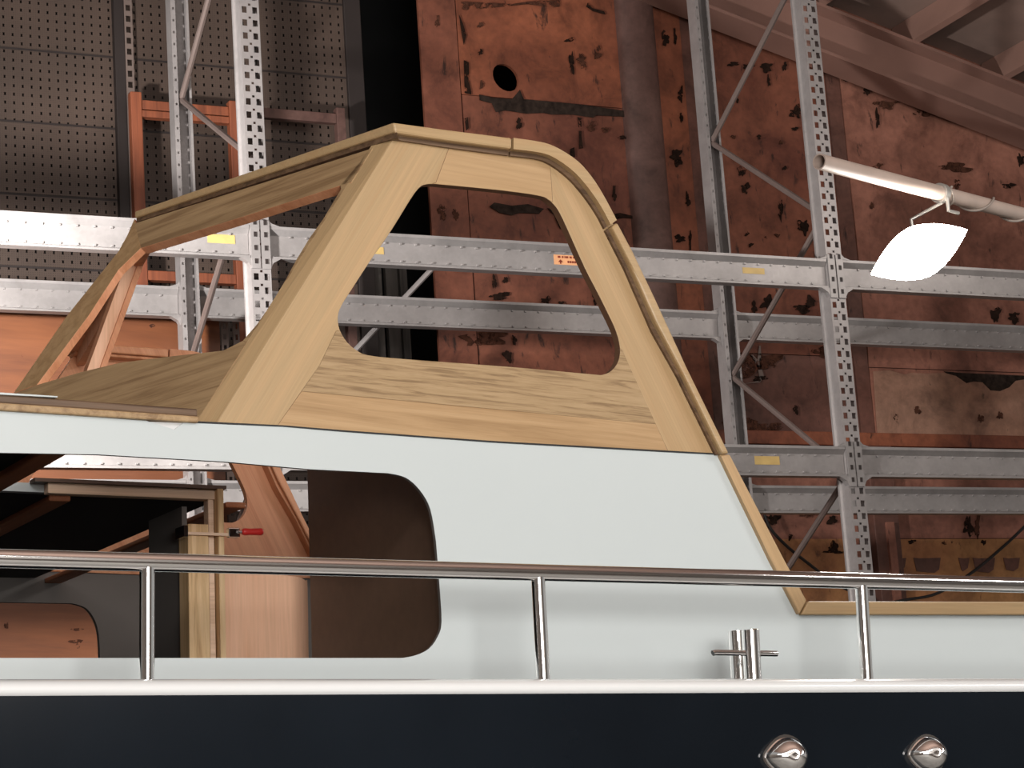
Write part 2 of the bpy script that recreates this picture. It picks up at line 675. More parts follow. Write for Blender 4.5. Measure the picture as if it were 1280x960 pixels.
ZT = 8.5
zA = wz(690, 128)                            # top of the lower sheets, under the tarred joint
zB = wz(690, 146)
hole_pts = [on_y(632 + 16 * math.cos(a) + 2 * math.sin(a), 97 + 17 * math.sin(a) + 3 * math.cos(a), YW) for a in
            [i * 2 * math.pi / 20 for i in range(20)]]
sheet('wall_panel', 537, 584, 0, ZT, 'rust_sheet', -0.006)
sheet('wall_panel', 585.5, 788, zA + 0.003, ZT, 'rust_sheet_bright', hole=hole_pts)
sheet('wall_panel', 586, 788, 0, zA, 'rust_sheet', 0.004)
sheet('wall_panel', 834, 868, 0, ZT, 'rust_sheet_bright', -0.004)
sheet('wall_panel', 869, 885, 0, ZT, 'rust_sheet_dark', 0.004)
z5 = wz(960, 398)
z6 = wz(960, 442)
z7 = wz(1180, 544)
z8 = wz(1180, 560)
sheet('wall_panel', 886, 1046, z6, ZT, 'rust_sheet', 0.0)
sheet('wall_panel', 1047, 1065, z7, ZT, 'rust_sheet_dark', 0.006)
sheet('wall_panel', 1066, 1300, wz(1180, 462), ZT, 'rust_sheet_pink', 0.0)
sheet('wall_panel', 1301, 1700, z7, ZT, 'rust_sheet_pink', 0.004)
sheet('wall_panel', 886, 1046, z7, z6 - 0.004, 'rust_sheet_dark', 0.0)
ztan = wz(1180, 466)
xt0, xt1 = wx(1092, 500), wx(1330, 500)
# the tan sheet's torn upper edge
torn = [Vector((xt0, YW - 0.008, z7)), Vector((xt1, YW - 0.008, z7))]
for px, py in [(1330, 470), (1282, 474), (1270, 476), (1262, 484), (1250, 489), (1238, 488), (1228, 478), (1217, 477), (1208, 479),
               (1195, 470), (1180, 466), (1160, 467), (1140, 466), (1130, 468), (1112, 463), (1092, 464)]:
    torn.append(on_y(px, py, YW - 0.008))
plate('wall_panel', torn, Vector((0, 0.006, 0)), 'rust_sheet_tan', wall)
sheet('wall_panel', 1066, 1700, z7, wz(1180, 462) - 0.003, 'rust_sheet_pink', 0.006)
x_a, x_b = wx(880, 550), wx(1700, 550)
box('wall_rail', (x_a, YW - 0.03, z8), (x_b, YW + 0.02, z7), 'rust_sheet_bright', wall, bevel=0.004)
zc = wz(1180, 673, YW)
sheet('wall_panel', 886, 1082, 0, z8 - 0.004, 'rust_sheet_pink', 0.0, py=690)
x_c, x_d = wx(1090, 690), wx(1121, 690)
box('wall_post', (x_c, YW - 0.05, 0), (x_d, YW + 0.02, z8 - 0.003), 'rust_sheet_dark', wall, bevel=0.004)
box('wall_batten', (wx(1103, 690), YW - 0.07, 0), (wx(1112, 690), YW - 0.05, wz(1108, 655)), 'rust_sheet_pink', wall)
sheet('wall_panel', 1122, 1700, zc, z8 - 0.004, 'rust_sheet_pink', 0.0, py=690)
sheet('wall_panel', 1122, 1700, 0, zc - 0.004, 'ply_yellow', -0.006, py=690)
sheet('wall_panel', 930, 1060, 0, wz(1000, 674), 'ply_yellow', -0.006, py=690, th=0.005)
# rounded pilaster
xp0, xp1 = wx(787, 250), wx(834, 250)
pp = []
for i in range(13):
    a = math.pi * i / 12
    pp.append(Vector(((xp0 + xp1) / 2 - math.cos(a) * (xp1 - xp0) / 2, YW + 0.02 - math.sin(a) ** 0.5 * 0.09, 0)))
v, f, mi = plate_geo(pp, Vector((0, 0, ZT)))
smooth_by_angle(put('wall_pilaster', v, f, ['pilaster_paint', 'pilaster_paint'], wall, mi))
# dark side post at the edge of the opening and the boards standing in it
box('door_post', (wx(441, 250), YW - 0.02, 0), (wx(462, 250), YW + 0.08, ZT), 'post_dark', wall, bevel=0.004)
for pxa, pxb, dy in ((437, 452, 0.35), (458, 463, 0.30), (470, 480, 0.4), (485, 500, 0.45), (503, 512, 0.5)):
    xa, xb = wx(pxa, 400, YW + dy), wx(pxb, 400, YW + dy)
    box('board', (xa, YW + dy, 0), (xb, YW + dy + 0.03, wz(480, 300, YW + dy)), 'board_grey', wall)

# perforated steel sheets on the left, one row above the other
xl0, xl1 = wx(-420, 150), wx(440, 150)
xmid = wx(146, 150)
seams = [ZT, wz(80, -30), wz(80, 66), wz(80, 156), wz(80, 246), wz(80, 336), wz(80, 426), 0.0]
for k in range(len(seams) - 1):
    for xa, xb in ((xl0, xmid - 0.003), (xmid + 0.003, xl1)):
        o = put('perforated_sheet', [(xa, YW, seams[k + 1] + 0.005), (xb, YW, seams[k + 1] + 0.005), (xb, YW, seams[k] - 0.005), (xa, YW, seams[k] - 0.005)],
                [(0, 1, 2, 3)], 'perforated_steel', wall)
    box('sheet_edge', (xl0, YW - 0.004, seams[k] - 0.006), (xl1, YW + 0.012, seams[k] + 0.003), 'post_dark', wall)
xs0, xs1 = wx(143, 150), wx(166, 150)
box('wall_post', (xs0, YW - 0.05, 0), (xs0 + (xs1 - xs0) * 0.55, YW - 0.006, ZT), 'post_dark', wall, bevel=0.003)
# slotted lip of that post
pitch = 0.056
lipx0, lipx1 = xs0 + (xs1 - xs0) * 0.56, xs1
parts = []
w = lipx1 - lipx0
z = 3.2
parts.append(box_geo((lipx0, YW - 0.05, 0), (lipx1, YW - 0.045, z)))
while z < 7.2:
    parts.append(box_geo((lipx0, YW - 0.05, z), (lipx0 + w * 0.22, YW - 0.045, z + pitch)))
    parts.append(box_geo((lipx1 - w * 0.22, YW - 0.05, z), (lipx1, YW - 0.045, z + pitch)))
    parts.append(box_geo((lipx0 + w * 0.22, YW - 0.05, z), (lipx1 - w * 0.22, YW - 0.045, z + pitch * 0.45)))
    z += pitch
v, f = join_geo(parts)
put('slotted_lip', v, f, 'post_lip', wall)


def blotch(px, py, rx, ry, mat='stain_dark', dy=-0.012, seed=0, k=30):
    rnd = random.Random(seed * 131 + int(px * 7 + py))
    ph = [rnd.uniform(0, 6.28) for _ in range(5)]
    pts = []
    for i in range(k):
        a = 2 * math.pi * i / k
        q = 0.82 + 0.20 * math.sin(2 * a + ph[0]) + 0.17 * math.sin(3 * a + ph[1]) + 0.13 * math.sin(5 * a + ph[2]) + 0.10 * math.sin(8 * a + ph[3]) + rnd.uniform(-0.1, 0.1)
        pts.append(on_y(px + rx * q * math.cos(a), py + ry * q * math.sin(a), YW + dy))
    return plate('paint_scar', pts, Vector((0, 0.003, 0)), mat, wall)


def scar(poly, mat='stain_dark', dy=-0.012):
    return plate('paint_scar', [on_y(x, y, YW + dy) for x, y in poly], Vector((0, 0.003, 0)), mat, wall)


# tarred joint with its drips, below the round hole
scar([(599, 118), (615, 122), (640, 124), (650, 112), (655, 124), (690, 127), (730, 131), (783, 139), (783, 146), (745, 144), (742, 147), (715, 143),
      (690, 143), (680, 141), (658, 142), (640, 139), (632, 138), (620, 140), (615, 129), (600, 125)], 'tar')
scar([(580, 75), (586, 78), (587, 105), (590, 118), (581, 116)])
scar([(574, 18), (579, 30), (583, 44), (580, 56), (577, 40)])
scar([(581, 148), (585, 146), (586, 160), (583, 163)])
scar([(576, 2), (640, 5), (660, 2), (700, 0), (700, 8), (690, 9), (660, 5), (620, 9), (590, 12), (578, 12)], 'stain_grey')
scar([(735, 3), (740, 10), (755, 14), (757, 18), (742, 14), (733, 8)])
scar([(722, 146), (727, 148), (727, 170), (729, 185), (724, 186), (724, 165)])
scar([(713, 186), (718, 184), (719, 196), (712, 195)])
scar([(612, 258), (618, 253), (640, 257), (660, 255), (680, 261), (674, 267), (650, 266), (640, 269), (625, 266)], 'tar')
scar([(684, 260), (695, 262), (702, 275), (706, 288), (700, 285), (692, 268)])
scar([(765, 268), (775, 266), (792, 270), (792, 273), (780, 272), (768, 274)])
for px, py, rx, ry, mt in [(715, 78, 4, 14, 'stain_dark'), (748, 66, 4, 11, 'stain_grey'), (728, 76, 7, 10, 'stain_grey'), (712, 50, 6, 3, 'stain_dark'), (601, 31, 4, 4, 'stain_grey'),
                           (601, 65, 3, 4, 'stain_dark'), (602, 106, 3, 5, 'stain_grey'), (649, 155, 5, 7, 'stain_dark'), (547, 27, 3, 9, 'stain_grey'),
                           (740, 158, 6, 7, 'stain_grey'), (757, 162, 6, 3, 'stain_grey'), (780, 172, 8, 3, 'stain_dark'), (768, 242, 3, 10, 'stain_dark'),
                           (553, 265, 6, 10, 'stain_grey'), (570, 268, 5, 8, 'stain_grey'), (625, 370, 12, 6, 'stain_dark'), (618, 352, 4, 8, 'stain_dark'),
                           (632, 350, 4, 4, 'stain_dark'), (683, 375, 6, 5, 'stain_dark'), (703, 380, 6, 4, 'stain_dark'), (744, 372, 4, 9, 'stain_dark'),
                           (643, 425, 4, 6, 'stain_dark'), (610, 420, 34, 14, 'stain_grey'), (635, 445, 6, 9, 'stain_dark'),
                           (832, 48, 6, 9, 'stain_dark'), (844, 46, 2, 12, 'stain_dark'), (851, 118, 4, 9, 'stain_dark'), (852, 147, 2, 7, 'stain_dark'),
                           (846, 196, 9, 11, 'stain_dark'), (860, 250, 3, 10, 'stain_dark'), (850, 298, 8, 5, 'stain_dark'), (863, 300, 2, 12, 'stain_dark'),
                           (917, 80, 8, 3, 'stain_dark'), (935, 83, 7, 4, 'stain_dark'), (958, 84, 9, 6, 'stain_dark'), (961, 101, 2, 8, 'stain_dark'),
                           (981, 83, 3, 6, 'stain_dark'), (922, 124, 2, 5, 'stain_dark'), (995, 140, 9, 8, 'stain_dark'), (994, 161, 4, 3, 'stain_dark'),
                           (949, 171, 3, 3, 'stain_dark'), (917, 171, 3, 3, 'stain_grey'), (976, 178, 3, 3, 'stain_grey'), (927, 214, 5, 7, 'stain_dark'),
                           (932, 235, 6, 7, 'stain_dark'), (976, 262, 3, 16, 'stain_dark'), (1005, 283, 7, 11, 'stain_dark'), (981, 210, 3, 3, 'stain_dark'),
                           (934, 292, 3, 3, 'stain_dark'), (956, 298, 3, 3, 'stain_grey'), (972, 294, 3, 3, 'stain_grey'), (939, 306, 3, 3, 'stain_dark'),
                           (960, 378, 10, 8, 'stain_dark'), (1002, 386, 12, 6, 'stain_dark'), (943, 384, 4, 8, 'stain_dark'), (1013, 378, 8, 8, 'stain_dark'),
                           (1060, 98, 8, 4, 'stain_dark'), (1083, 114, 4, 6, 'stain_dark'), (1108, 131, 13, 7, 'stain_grey'), (1097, 148, 3, 12, 'stain_dark'), (1152, 142, 10, 4, 'stain_grey'),
                           (1195, 209, 22, 7, 'stain_grey'), (1197, 230, 5, 6, 'stain_grey'), (1261, 232, 8, 4, 'stain_dark'), (1098, 208, 7, 4, 'stain_grey'), (1276, 200, 4, 10, 'stain_dark'), (1090, 257, 3, 6, 'stain_grey'),
                           (1245, 393, 6, 12, 'stain_dark'), (1268, 397, 9, 7, 'stain_dark'), (940, 455, 40, 16, 'stain_grey'), (1030, 440, 14, 8, 'stain_grey'), (950, 473, 9, 4, 'stain_dark'), (995, 512, 3, 7, 'stain_dark'),
                           (1147, 513, 5, 5, 'stain_grey'), (1120, 522, 3, 6, 'stain_grey'), (1226, 524, 4, 7, 'stain_grey'), (940, 532, 38, 10, 'stain_grey'), (1250, 520, 4, 6, 'stain_grey'),
                           (1042, 684, 8, 7, 'stain_dark'), (1043, 690, 14, 2, 'stain_dark'), (965, 650, 9, 10, 'stain_dark'), (1040, 650, 6, 7, 'stain_dark'), (988, 671, 3, 4, 'stain_dark'), (1010, 645, 9, 3, 'stain_grey'),
                           (1211, 658, 6, 15, 'stain_dark'), (1222, 658, 4, 15, 'stain_grey'), (1230, 678, 3, 4, 'stain_dark'), (1140, 677, 5, 3, 'stain_dark'), (1184, 678, 7, 3, 'stain_grey')]:
    blotch(px, py, rx, ry, mt, seed=int(rx * 10 + ry))
for px0, px1, py0, py1 in ((1121, 1133, 697, 713), (1142, 1176, 697, 716), (1198, 1212, 697, 714), (1216, 1244, 697, 716), (1254, 1275, 697, 714), (1287, 1310, 697, 714)):
    scar([(px0, py0), (px0 + 7, py0 + 1), (px1, py0), (px1 - 2, py1 - 4), (px1 - 8, py1), (px0 + 4, py1 - 2)], 'rust_sheet_dark')
scar([(1180, 464), (1200, 466), (1290, 470), (1290, 478), (1255, 490), (1240, 491), (1225, 482), (1205, 482), (1190, 471)], 'tar', -0.004)
scar([(940, 478), (950, 475), (948, 462), (943, 452), (937, 444), (941, 443), (947, 450), (949, 432), (951, 432), (952, 460), (955, 470), (950, 478), (925, 480)], 'post_lip')

# ---- sloping rafter in front of the wall, purlins and roof deck above it
YR = YW - 0.16
ra = on_y(879, 32, YR + 0.1)
rb = on_y(1280, 187, YR + 0.1)
ra.y = rb.y = YR
rd = (rb - ra)
rd.y = 0
rd.normalize()
rn = Vector((-rd.z, 0, rd.x))                 # up, square to the rafter
if rn.z < 0:
    rn = -rn
ta = on_y(1280, 105, YR - 0.1)
depth_r = (ta - ra).dot(rn)
p0 = ra - rd * 9.0
p1 = ra + rd * 6.5
ceiling_n = rn
prof = [(-0.10, 0), (0.10, 0), (0.10, 0.018), (0.012, 0.024), (0.012, depth_r - 0.024), (0.10, depth_r - 0.018), (0.10, depth_r), (-0.10, depth_r),
        (-0.10, depth_r - 0.018), (-0.012, depth_r - 0.024), (-0.012, 0.024), (-0.10, 0.018)]
V = []
for P in (p0, p1):
    for y, h in prof:
        V.append(P + rn * h + Vector((0, y, 0)))
k = len(prof)
Fc = [(j, (j + 1) % k, (j + 1) % k + k, j + k) for j in range(k)] + [tuple(range(k)), tuple(range(k, 2 * k))]
# roof deck
hd = depth_r + 0.17
q0, q1 = p0 + rn * hd, p1 + rn * hd
ceil = put('ceiling', [Vector((q0.x, -5, q0.z)), Vector((q1.x, -5, q1.z)), Vector((q1.x, YW + 1.6, q1.z)), Vector((q0.x, YW + 1.6, q0.z)),
                       Vector((q0.x, -5, q0.z)) + rn * 0.05, Vector((q1.x, -5, q1.z)) + rn * 0.05, Vector((q1.x, YW + 1.6, q1.z)) + rn * 0.05, Vector((q0.x, YW + 1.6, q0.z)) + rn * 0.05],
           [(0, 1, 2, 3), (4, 5, 6, 7), (0, 1, 5, 4), (1, 2, 6, 5), (2, 3, 7, 6), (3, 0, 4, 7)], 'roof_deck')
tag(ceil, kind='structure')
put('rafter', V, Fc, 'rafter_paint', ceil)
pa = on_y(1146, 46, YR - 0.10)
pb = on_y(1259, 92, YR - 0.10)
step = (pb - pa).dot(rd)
t0 = (pa - ra).dot(rd)
for i in range(-3, 5):
    base = ra + rd * (t0 + i * step) + rn * depth_r
    V = []
    # a cold-formed purlin: bottom flange, web, top flange
    pf = [(-0.022, 0), (0.022, 0), (0.022, 0.010), (-0.012, 0.010), (-0.012, 0.158), (0.022, 0.158), (0.022, 0.168), (-0.022, 0.168)]
    for y in (-1.5, YW - 0.02):
        for s, h in pf:
            P = base + rd * s + rn * h
            V.append(Vector((P.x, y, P.z)))
    k = len(pf)
    Fc = [(j, (j + 1) % k, (j + 1) % k + k, j + k) for j in range(k)] + [tuple(range(k)), tuple(range(k, 2 * k))]
    put('purlin', V, Fc, 'purlin_paint', ceil)

# ---- things standing against the perforated sheets
YF = YW - 0.22
fz = wz(230, 128, YF)
fx0, fx1 = wx(166, 200, YF), wx(303, 200, YF)
fw = wx(180, 200, YF) - fx0
t = thing('timber_trestle', ((fx0 + fx1) / 2, YF, 0), 'orange timber frame standing against the perforated steel sheets behind the rack', 'frame')
box('post', (fx0, YF, 0), (fx0 + fw, YF + 0.05, fz + 0.035), 'frame_orange', t, bevel=0.004)
box('post', (fx1 - fw, YF, 0), (fx1, YF + 0.05, fz + 0.03), 'frame_orange', t, bevel=0.004)
box('top_rail', (fx0 + fw, YF + 0.01, fz - 0.045), (fx1 - fw, YF + 0.05, fz), 'frame_orange', t, bevel=0.003)
box('lower_rail', (fx0 + fw, YF + 0.005, fz - 0.085), (fx1 - fw, YF + 0.05, fz - 0.052), 'frame_orange', t, bevel=0.003)
box('cross_rail', (fx0 + fw, YF + 0.005, wz(240, 352, YF)), (fx1 - fw, YF + 0.05, wz(240, 340, YF)), 'frame_orange', t, bevel=0.003)
gx0, gx1 = wx(318, 150, YF), wx(432, 150, YF)
gz = wz(380, 138, YF)
t = thing('grey_trestle', ((gx0 + gx1) / 2, YF, 0), 'weathered grey timber frame standing beside the orange timber frame', 'frame')
box('post', (gx1 - 0.045, YF, 0), (gx1, YF + 0.045, gz + 0.03), 'pilaster_paint', t, bevel=0.003)
box('post', (gx0, YF, 0), (gx0 + 0.045, YF + 0.045, gz), 'pilaster_paint', t, bevel=0.003)
box('top_rail', (gx0 + 0.045, YF + 0.005, gz - 0.05), (gx1 - 0.045, YF + 0.04, gz), 'pilaster_paint', t, bevel=0.003)

# plywood sheet and a slotted angle behind the rack at the left
YP = RYF + RD + 0.22
pz = wz(100, 385, YP)
ply = box('plywood_sheet', (wx(-420, 450, YP), YP, 0), (wx(275, 430, YP), YP + 0.018, pz), 'plywood')
tag(ply, 'large orange brown plywood sheet standing behind the pallet rack', 'plywood')
for px, py, rx, ry in ((27, 446, 2, 3), (190, 407, 4, 3), (8, 782, 3, 6), (70, 770, 5, 3), (97, 787, 10, 2), (95, 802, 11, 3), (97, 808, 4, 4)):
    pts = [on_y(px + rx * math.cos(a) * random.uniform(0.6, 1.1), py + ry * math.sin(a) * random.uniform(0.6, 1.1), YP - 0.001) for a in [i * 0.6283 for i in range(10)]]
    plate('knot', pts, Vector((0, 0.002, 0)), 'stain_grey', ply)
sa = thing('slotted_angle', (wx(290, 430, YP), YP, 0), 'dark slotted steel angle leaning beside the plywood sheet', 'steel angle')
for pxa, pxb in ((277, 286), (292, 300)):
    parts = []
    xa, xb = wx(pxa, 430, YP), wx(pxb, 430, YP)
    w = xb - xa
    z = 3.0
    parts.append(box_geo((xa, YP, 0), (xb, YP + 0.004, z)))
    while z < pz:
        parts.append(box_geo((xa, YP, z), (xa + w * 0.3, YP + 0.004, z + 0.05)))
        parts.append(box_geo((xb - w * 0.3, YP, z), (xb, YP + 0.004, z + 0.05)))
        parts.append(box_geo((xa + w * 0.3, YP, z), (xb - w * 0.3, YP + 0.004, z + 0.025)))
        z += 0.05
    v, f = join_geo(parts)
    put('slotted_strip', v, f, 'post_lip', sa)

# ================================================================ PALLET RACK
rack = thing('pallet_rack', (RXL + BAY / 2, RYF, 0), 'galvanised pallet rack with perforated uprights and two levels of load beams', 'pallet rack')
ROFF = Vector((RXL + BAY / 2, RYF, 0))
RZ = 6.6
PW = 0.041


def upright_mesh():
    xs = [-PW, -0.032, -0.012, -0.005, 0.005, 0.012, 0.032, PW]
    pit = 0.056
    V, Fc = [], []

    def quad(x0, x1, z0, z1):
        b0 = len(V)
        V.extend([Vector((x0, 0, z0)), Vector((x1, 0, z0)), Vector((x1, 0, z1)), Vector((x0, 0, z1))])
        Fc.append((b0, b0 + 1, b0 + 2, b0 + 3))
    z0 = 2.0
    quad(-PW, PW, 0, z0)
    n = int((RZ - z0) / pit)
    for r in range(n):
        z = z0 + r * pit
        rows = [(z, z + 0.010, ()), (z + 0.010, z + 0.037, (1, 5)), (z + 0.037, z + 0.042, ()), (z + 0.042, z + 0.051, (3,)), (z + 0.051, z + pit, ())]
        for a, b_, hol in rows:
            if not hol:
                quad(-PW, PW, a, b_)
                continue
            run = 0
            for c in range(8):
                if c == 7 or c in hol:
                    if c > run:
                        quad(xs[run], xs[c], a, b_)
                    run = c + 1
    zt = z0 + n * pit
    for s in (-1, 1):
        for a, b_ in (((s * PW, 0.0), (s * PW, 0.058)), ((s * PW, 0.058), (s * 0.05, 0.062)), ((s * 0.05, 0.062), (s * 0.05, 0.075)), ((s * 0.05, 0.075), (s * 0.036, 0.075))):
            b0 = len(V)
            V.extend([Vector((a[0], a[1], 0)), Vector((b_[0], b_[1], 0)), Vector((b_[0], b_[1], zt)), Vector((a[0], a[1], zt))])
            Fc.append((b0, b0 + 1, b0 + 2, b0 + 3))
    return mesh_of('upright', V, Fc, ['galvanised_post'])


def rear_upright_mesh():
    """channel with its open side to the front: back web, two sides and two return lips, the wider one punched"""
    V, Fc = [], []

    def quad(a, b_, z0, z1):
        n0 = len(V)
        V.extend([Vector((a[0], a[1], z0)), Vector((b_[0], b_[1], z0)), Vector((b_[0], b_[1], z1)), Vector((a[0], a[1], z1))])
        Fc.append((n0, n0 + 1, n0 + 2, n0 + 3))
    for a, b_ in (((-PW, 0), (PW, 0)), ((-PW, 0), (-PW, -0.075)), ((PW, 0), (PW, -0.075)), ((PW, -0.075), (0.030, -0.075))):
        quad(a, b_, 0, RZ)
    z = 2.0
    y = -0.075
    quad((-PW, y), (-0.020, y), 0, z)
    while z < RZ - 0.05:
        quad((-PW, y), (-0.020, y), z, z + 0.045)
        quad((-PW, y), (-0.034, y), z + 0.045, z + 0.056)
        quad((-0.026, y), (-0.020, y), z + 0.045, z + 0.056)
        z += 0.056
    return mesh_of('rear_upright', V, Fc, ['galvanised_post'])


UP = upright_mesh()
RUP = rear_upright_mesh()


def beam_mesh(length):
    pr = [(0.0, 0.0), (0.0, 0.009), (0.020, 0.016), (0.020, 0.100), (0.004, 0.118), (0.0, 0.122), (0.0, 0.134), (0.05, 0.134), (0.05, 0.0)]
    parts = []
    V = [Vector((x, y, z)) for x in (0, length) for y, z in pr]
    k = len(pr)
    Fc = [(j, (j + 1) % k, (j + 1) % k + k, j + k) for j in range(k)] + [tuple(range(k)), tuple(range(k, 2 * k))]
    parts.append((V, Fc))
    x = 0.09
    while x < length - 0.06:
        for z in (0.018, 0.092):
            parts.append(box_geo((x - 0.004, 0.013, z), (x + 0.004, 0.021, z + 0.007)))
        x += 0.068
    v, f = join_geo(parts)
    return mesh_of('load_beam', v, f, ['galvanised'])


def connector_mesh():
    """hooked end plate of a front beam"""
    parts = [box_geo((-0.018, -0.006, -0.045), (0.018, 0.0, 0.155))]
    for z in (-0.025, 0.03, 0.085, 0.135):
        parts.append(box_geo((-0.006, -0.009, z), (0.006, -0.006, z + 0.020)))
    v, f = join_geo(parts)
    return mesh_of('end_connector', v, f, ['galvanised', 'post_dark'], [0 if i < 6 else 1 for i in range(len(f))])


def gusset_mesh(s, up):
    """flared corner where the beam meets its upright; s = +1 when the beam runs off in +x"""
    zb = 0.134 if up > 0 else 0.0
    h = 0.022 if up > 0 else 0.042
    tri = [Vector((s * 0.018, -0.002, zb)), Vector((s * 0.062, -0.002, zb)), Vector((s * 0.030, -0.002, zb + up * h * 0.45)), Vector((s * 0.018, -0.002, zb + up * h))]
    v, f, _ = plate_geo(tri, Vector((0, 0.03, 0)))
    return mesh_of('end_gusset', v, f, ['galvanised'])


LB = BAY - 2 * PW - 0.004
BEAM = beam_mesh(LB)
CN = connector_mesh()
GM = {(a_, b_): gusset_mesh(a_, b_) for a_ in (1, -1) for b_ in (1, -1)}


def P(x, y, z):
    return Vector((x, y, z)) - ROFF


posts_x = [RXL - BAY, RXL, RXL + BAY, RXL + 2 * BAY]
z_rear_nodes = on_y(231, 127, RYF + RD - 0.03).z
z_front_nodes = on_y(303, 195, RYF + 0.03).z
zr2 = on_y(889, 180, RYF + RD - 0.03).z
zf2 = on_y(1030, 268, RYF + 0.03).z
NODE_STEP = zr2 - on_y(918, 472, RYF + RD - 0.03).z
for i, x in enumerate(posts_x):
    fr = link('upright_frame', UP, rack, P(x, RYF, 0))                     # the front upright carries the frame
    FRAME[fr] = Vector((x, RYF, 0))
    link('rear_upright', RUP, fr, Vector((0, RD, 0)))
    za, zb = (z_rear_nodes, z_front_nodes) if i < 2 else (zr2, zf2)
    for kx in range(-2, 5):
        zr = za - kx * NODE_STEP
        zf = zb - kx * NODE_STEP
        zf_up = zf + NODE_STEP
        for (z0, y0), (z1, y1) in (((zr, RYF + RD - 0.05), (zf, RYF + 0.05)), ((zf_up, RYF + 0.05), (zr, RYF + RD - 0.05))):
            if max(z0, z1) > RZ or min(z0, z1) < 0:
                continue
            tube('brace', [(x, y0, z0), (x, y1, z1)], 0.014, 'brace_steel', fr, 8)
    bx = [box_geo((x - 0.06, RYF - 0.02, 0), (x + 0.06, RYF + 0.1, 0.008)), box_geo((x - 0.06, RYF + RD - 0.1, 0), (x + 0.06, RYF + RD + 0.02, 0.008))]
    for v, f in bx:
        put('foot_plate', v, f, 'galvanised_post', fr)
beams = {}
for lev, zt in (('top', RH_TOP), ('low', RH_LOW)):
    for b_i in range(3):
        for side in (0, 1):
            x0 = posts_x[b_i] + PW + 0.002
            y0 = RYF - 0.002 if side == 0 else RYF + RD - 0.045
            o = link('load_beam', BEAM, rack, P(x0, y0, zt - 0.134))
            FRAME[o] = Vector((x0, y0, zt - 0.134))
            beams[(lev, b_i, side)] = o
            for sgn, xx in ((1, -PW / 2 - 0.001), (-1, LB + PW / 2 + 0.001)):
                if side == 0:
                    link('end_connector', CN, o, Vector((xx, 0, 0)))
                for up in (1, -1):
                    link('end_gusset', GM[(sgn, up)], o, Vector((xx, 0, 0)))


def sticker(beam, px0, py0, px1, py1, mat, text=False, y=RYF + 0.0165):
    a = on_y(px0, py0, y)
    b_ = on_y(px1, py1, y)
    c_ = [Vector((a.x, y, a.z)), Vector((b_.x, y, a.z)), Vector((b_.x, y, b_.z)), Vector((a.x, y, b_.z))]
    plate('sticker', c_, Vector((0, 0.001, 0)), mat, beam)
    if text:
        W_, H_ = b_.x - a.x, a.z - b_.z
        bars = []
        x = a.x + W_ * 0.10
        for w_ in (0.08, 0.05, 0.03, 0.07, 0.07, 0.03, 0.08, 0.05, 0.06, 0.07):
            bars.append(box_geo((x, y - 0.0012, b_.z + H_ * 0.68), (x + W_ * w_ * 0.75, y, b_.z + H_ * 0.88)))
            x += W_ * w_ * 1.3
        x = a.x + W_ * 0.34
        for w_ in (0.05,) * 8:
            bars.append(box_geo((x, y - 0.0012, b_.z + H_ * 0.2), (x + W_ * w_ * 0.8, y, b_.z + H_ * 0.42)))
            x += W_ * w_ * 1.15
        tri = [Vector((a.x + W_ * 0.10, y - 0.0012, b_.z + H_ * 0.25)), Vector((a.x + W_ * 0.22, y - 0.0012, b_.z + H_ * 0.25)), Vector((a.x + W_ * 0.16, y - 0.0012, b_.z + H_ * 0.52))]
        vv, ff, _ = plate_geo(tri, Vector((0, 0.001, 0)))
        bars.append((vv, ff))
        bars.append(box_geo((a.x + W_ * 0.145, y - 0.0012, b_.z + H_ * 0.08), (a.x + W_ * 0.175, y, b_.z + H_ * 0.3)))
        v, f = join_geo(bars)
        put('sticker_print', v, f, 'label_ink', beam)


sticker(beams[('top', 0, 0)], 259, 292, 294, 305, 'tape_yellow')
sticker(beams[('top', 1, 0)], 458, 308, 480, 318, 'tape_yellow')
sticker(beams[('top', 1, 0)], 692, 318, 742, 333, 'label_orange', True)
sticker(beams[('top', 1, 0)], 928, 334, 956, 343, 'tape_yellow')
sticker(beams[('low', 1, 0)], 943, 570, 975, 581, 'tape_yellow')
# diagonal back brace in the middle bay
tube('back_brace', [on_y(541, 335, RYF + RD + 0.08), on_y(425, 458, RYF + RD + 0.08)], 0.013, 'galvanised_post', rack, 8)

# ================================================================ THE BOAT
SY = -0.40                                    # outside of the rubbing strake
RY = -0.33                                    # line of the guard rail
WID = 2.16                                    # cabin width
yacht = thing('motor_yacht', None, 'navy hulled motor yacht with white cabin side under construction', 'boat', matrix=BM)

zs_top = L(640, 846, SY).z
zs_bot = L(640, 875, SY).z
z_deck = zs_top - 0.012
x_fwd, x_aft = L(0, 850, SY).x - 1.2, L(1280, 850, SY).x + 1.6
x_bow, x_stern = x_fwd - 2.6, x_aft + 0.9
zroof = L(100, 519, 0).z
ymid = WID / 2


def hull_section(x):
    t_ = max(0.0, (x_fwd - x) / (x_fwd - x_bow)) if x < x_fwd else 0.0
    k_ = 1 - t_ ** 1.8
    half = (ymid - SY) * k_ + 0.03
    sh = 0.35 * t_ ** 2
    pts = [(-half + 0.035, zs_top + sh - 0.012), (-half + 0.035, zs_bot + sh - 0.01), (-half * 0.985 + 0.04, zs_bot + sh - 0.35), (-half * 0.93 + 0.06, zs_bot + sh - 0.75),
           (-half * 0.78 + 0.05, 0.62 + sh * 0.8), (-half * 0.45, 0.30 + sh * 0.6), (-0.06 * k_ - 0.02, 0.16 + sh * 0.4), (-0.06 * k_ - 0.02, 0.0 + 0.5 * t_ ** 2)]
    ring = [Vector((x, ymid + y, z)) for y, z in pts] + [Vector((x, ymid - y, z)) for y, z in reversed(pts)]
    return ring


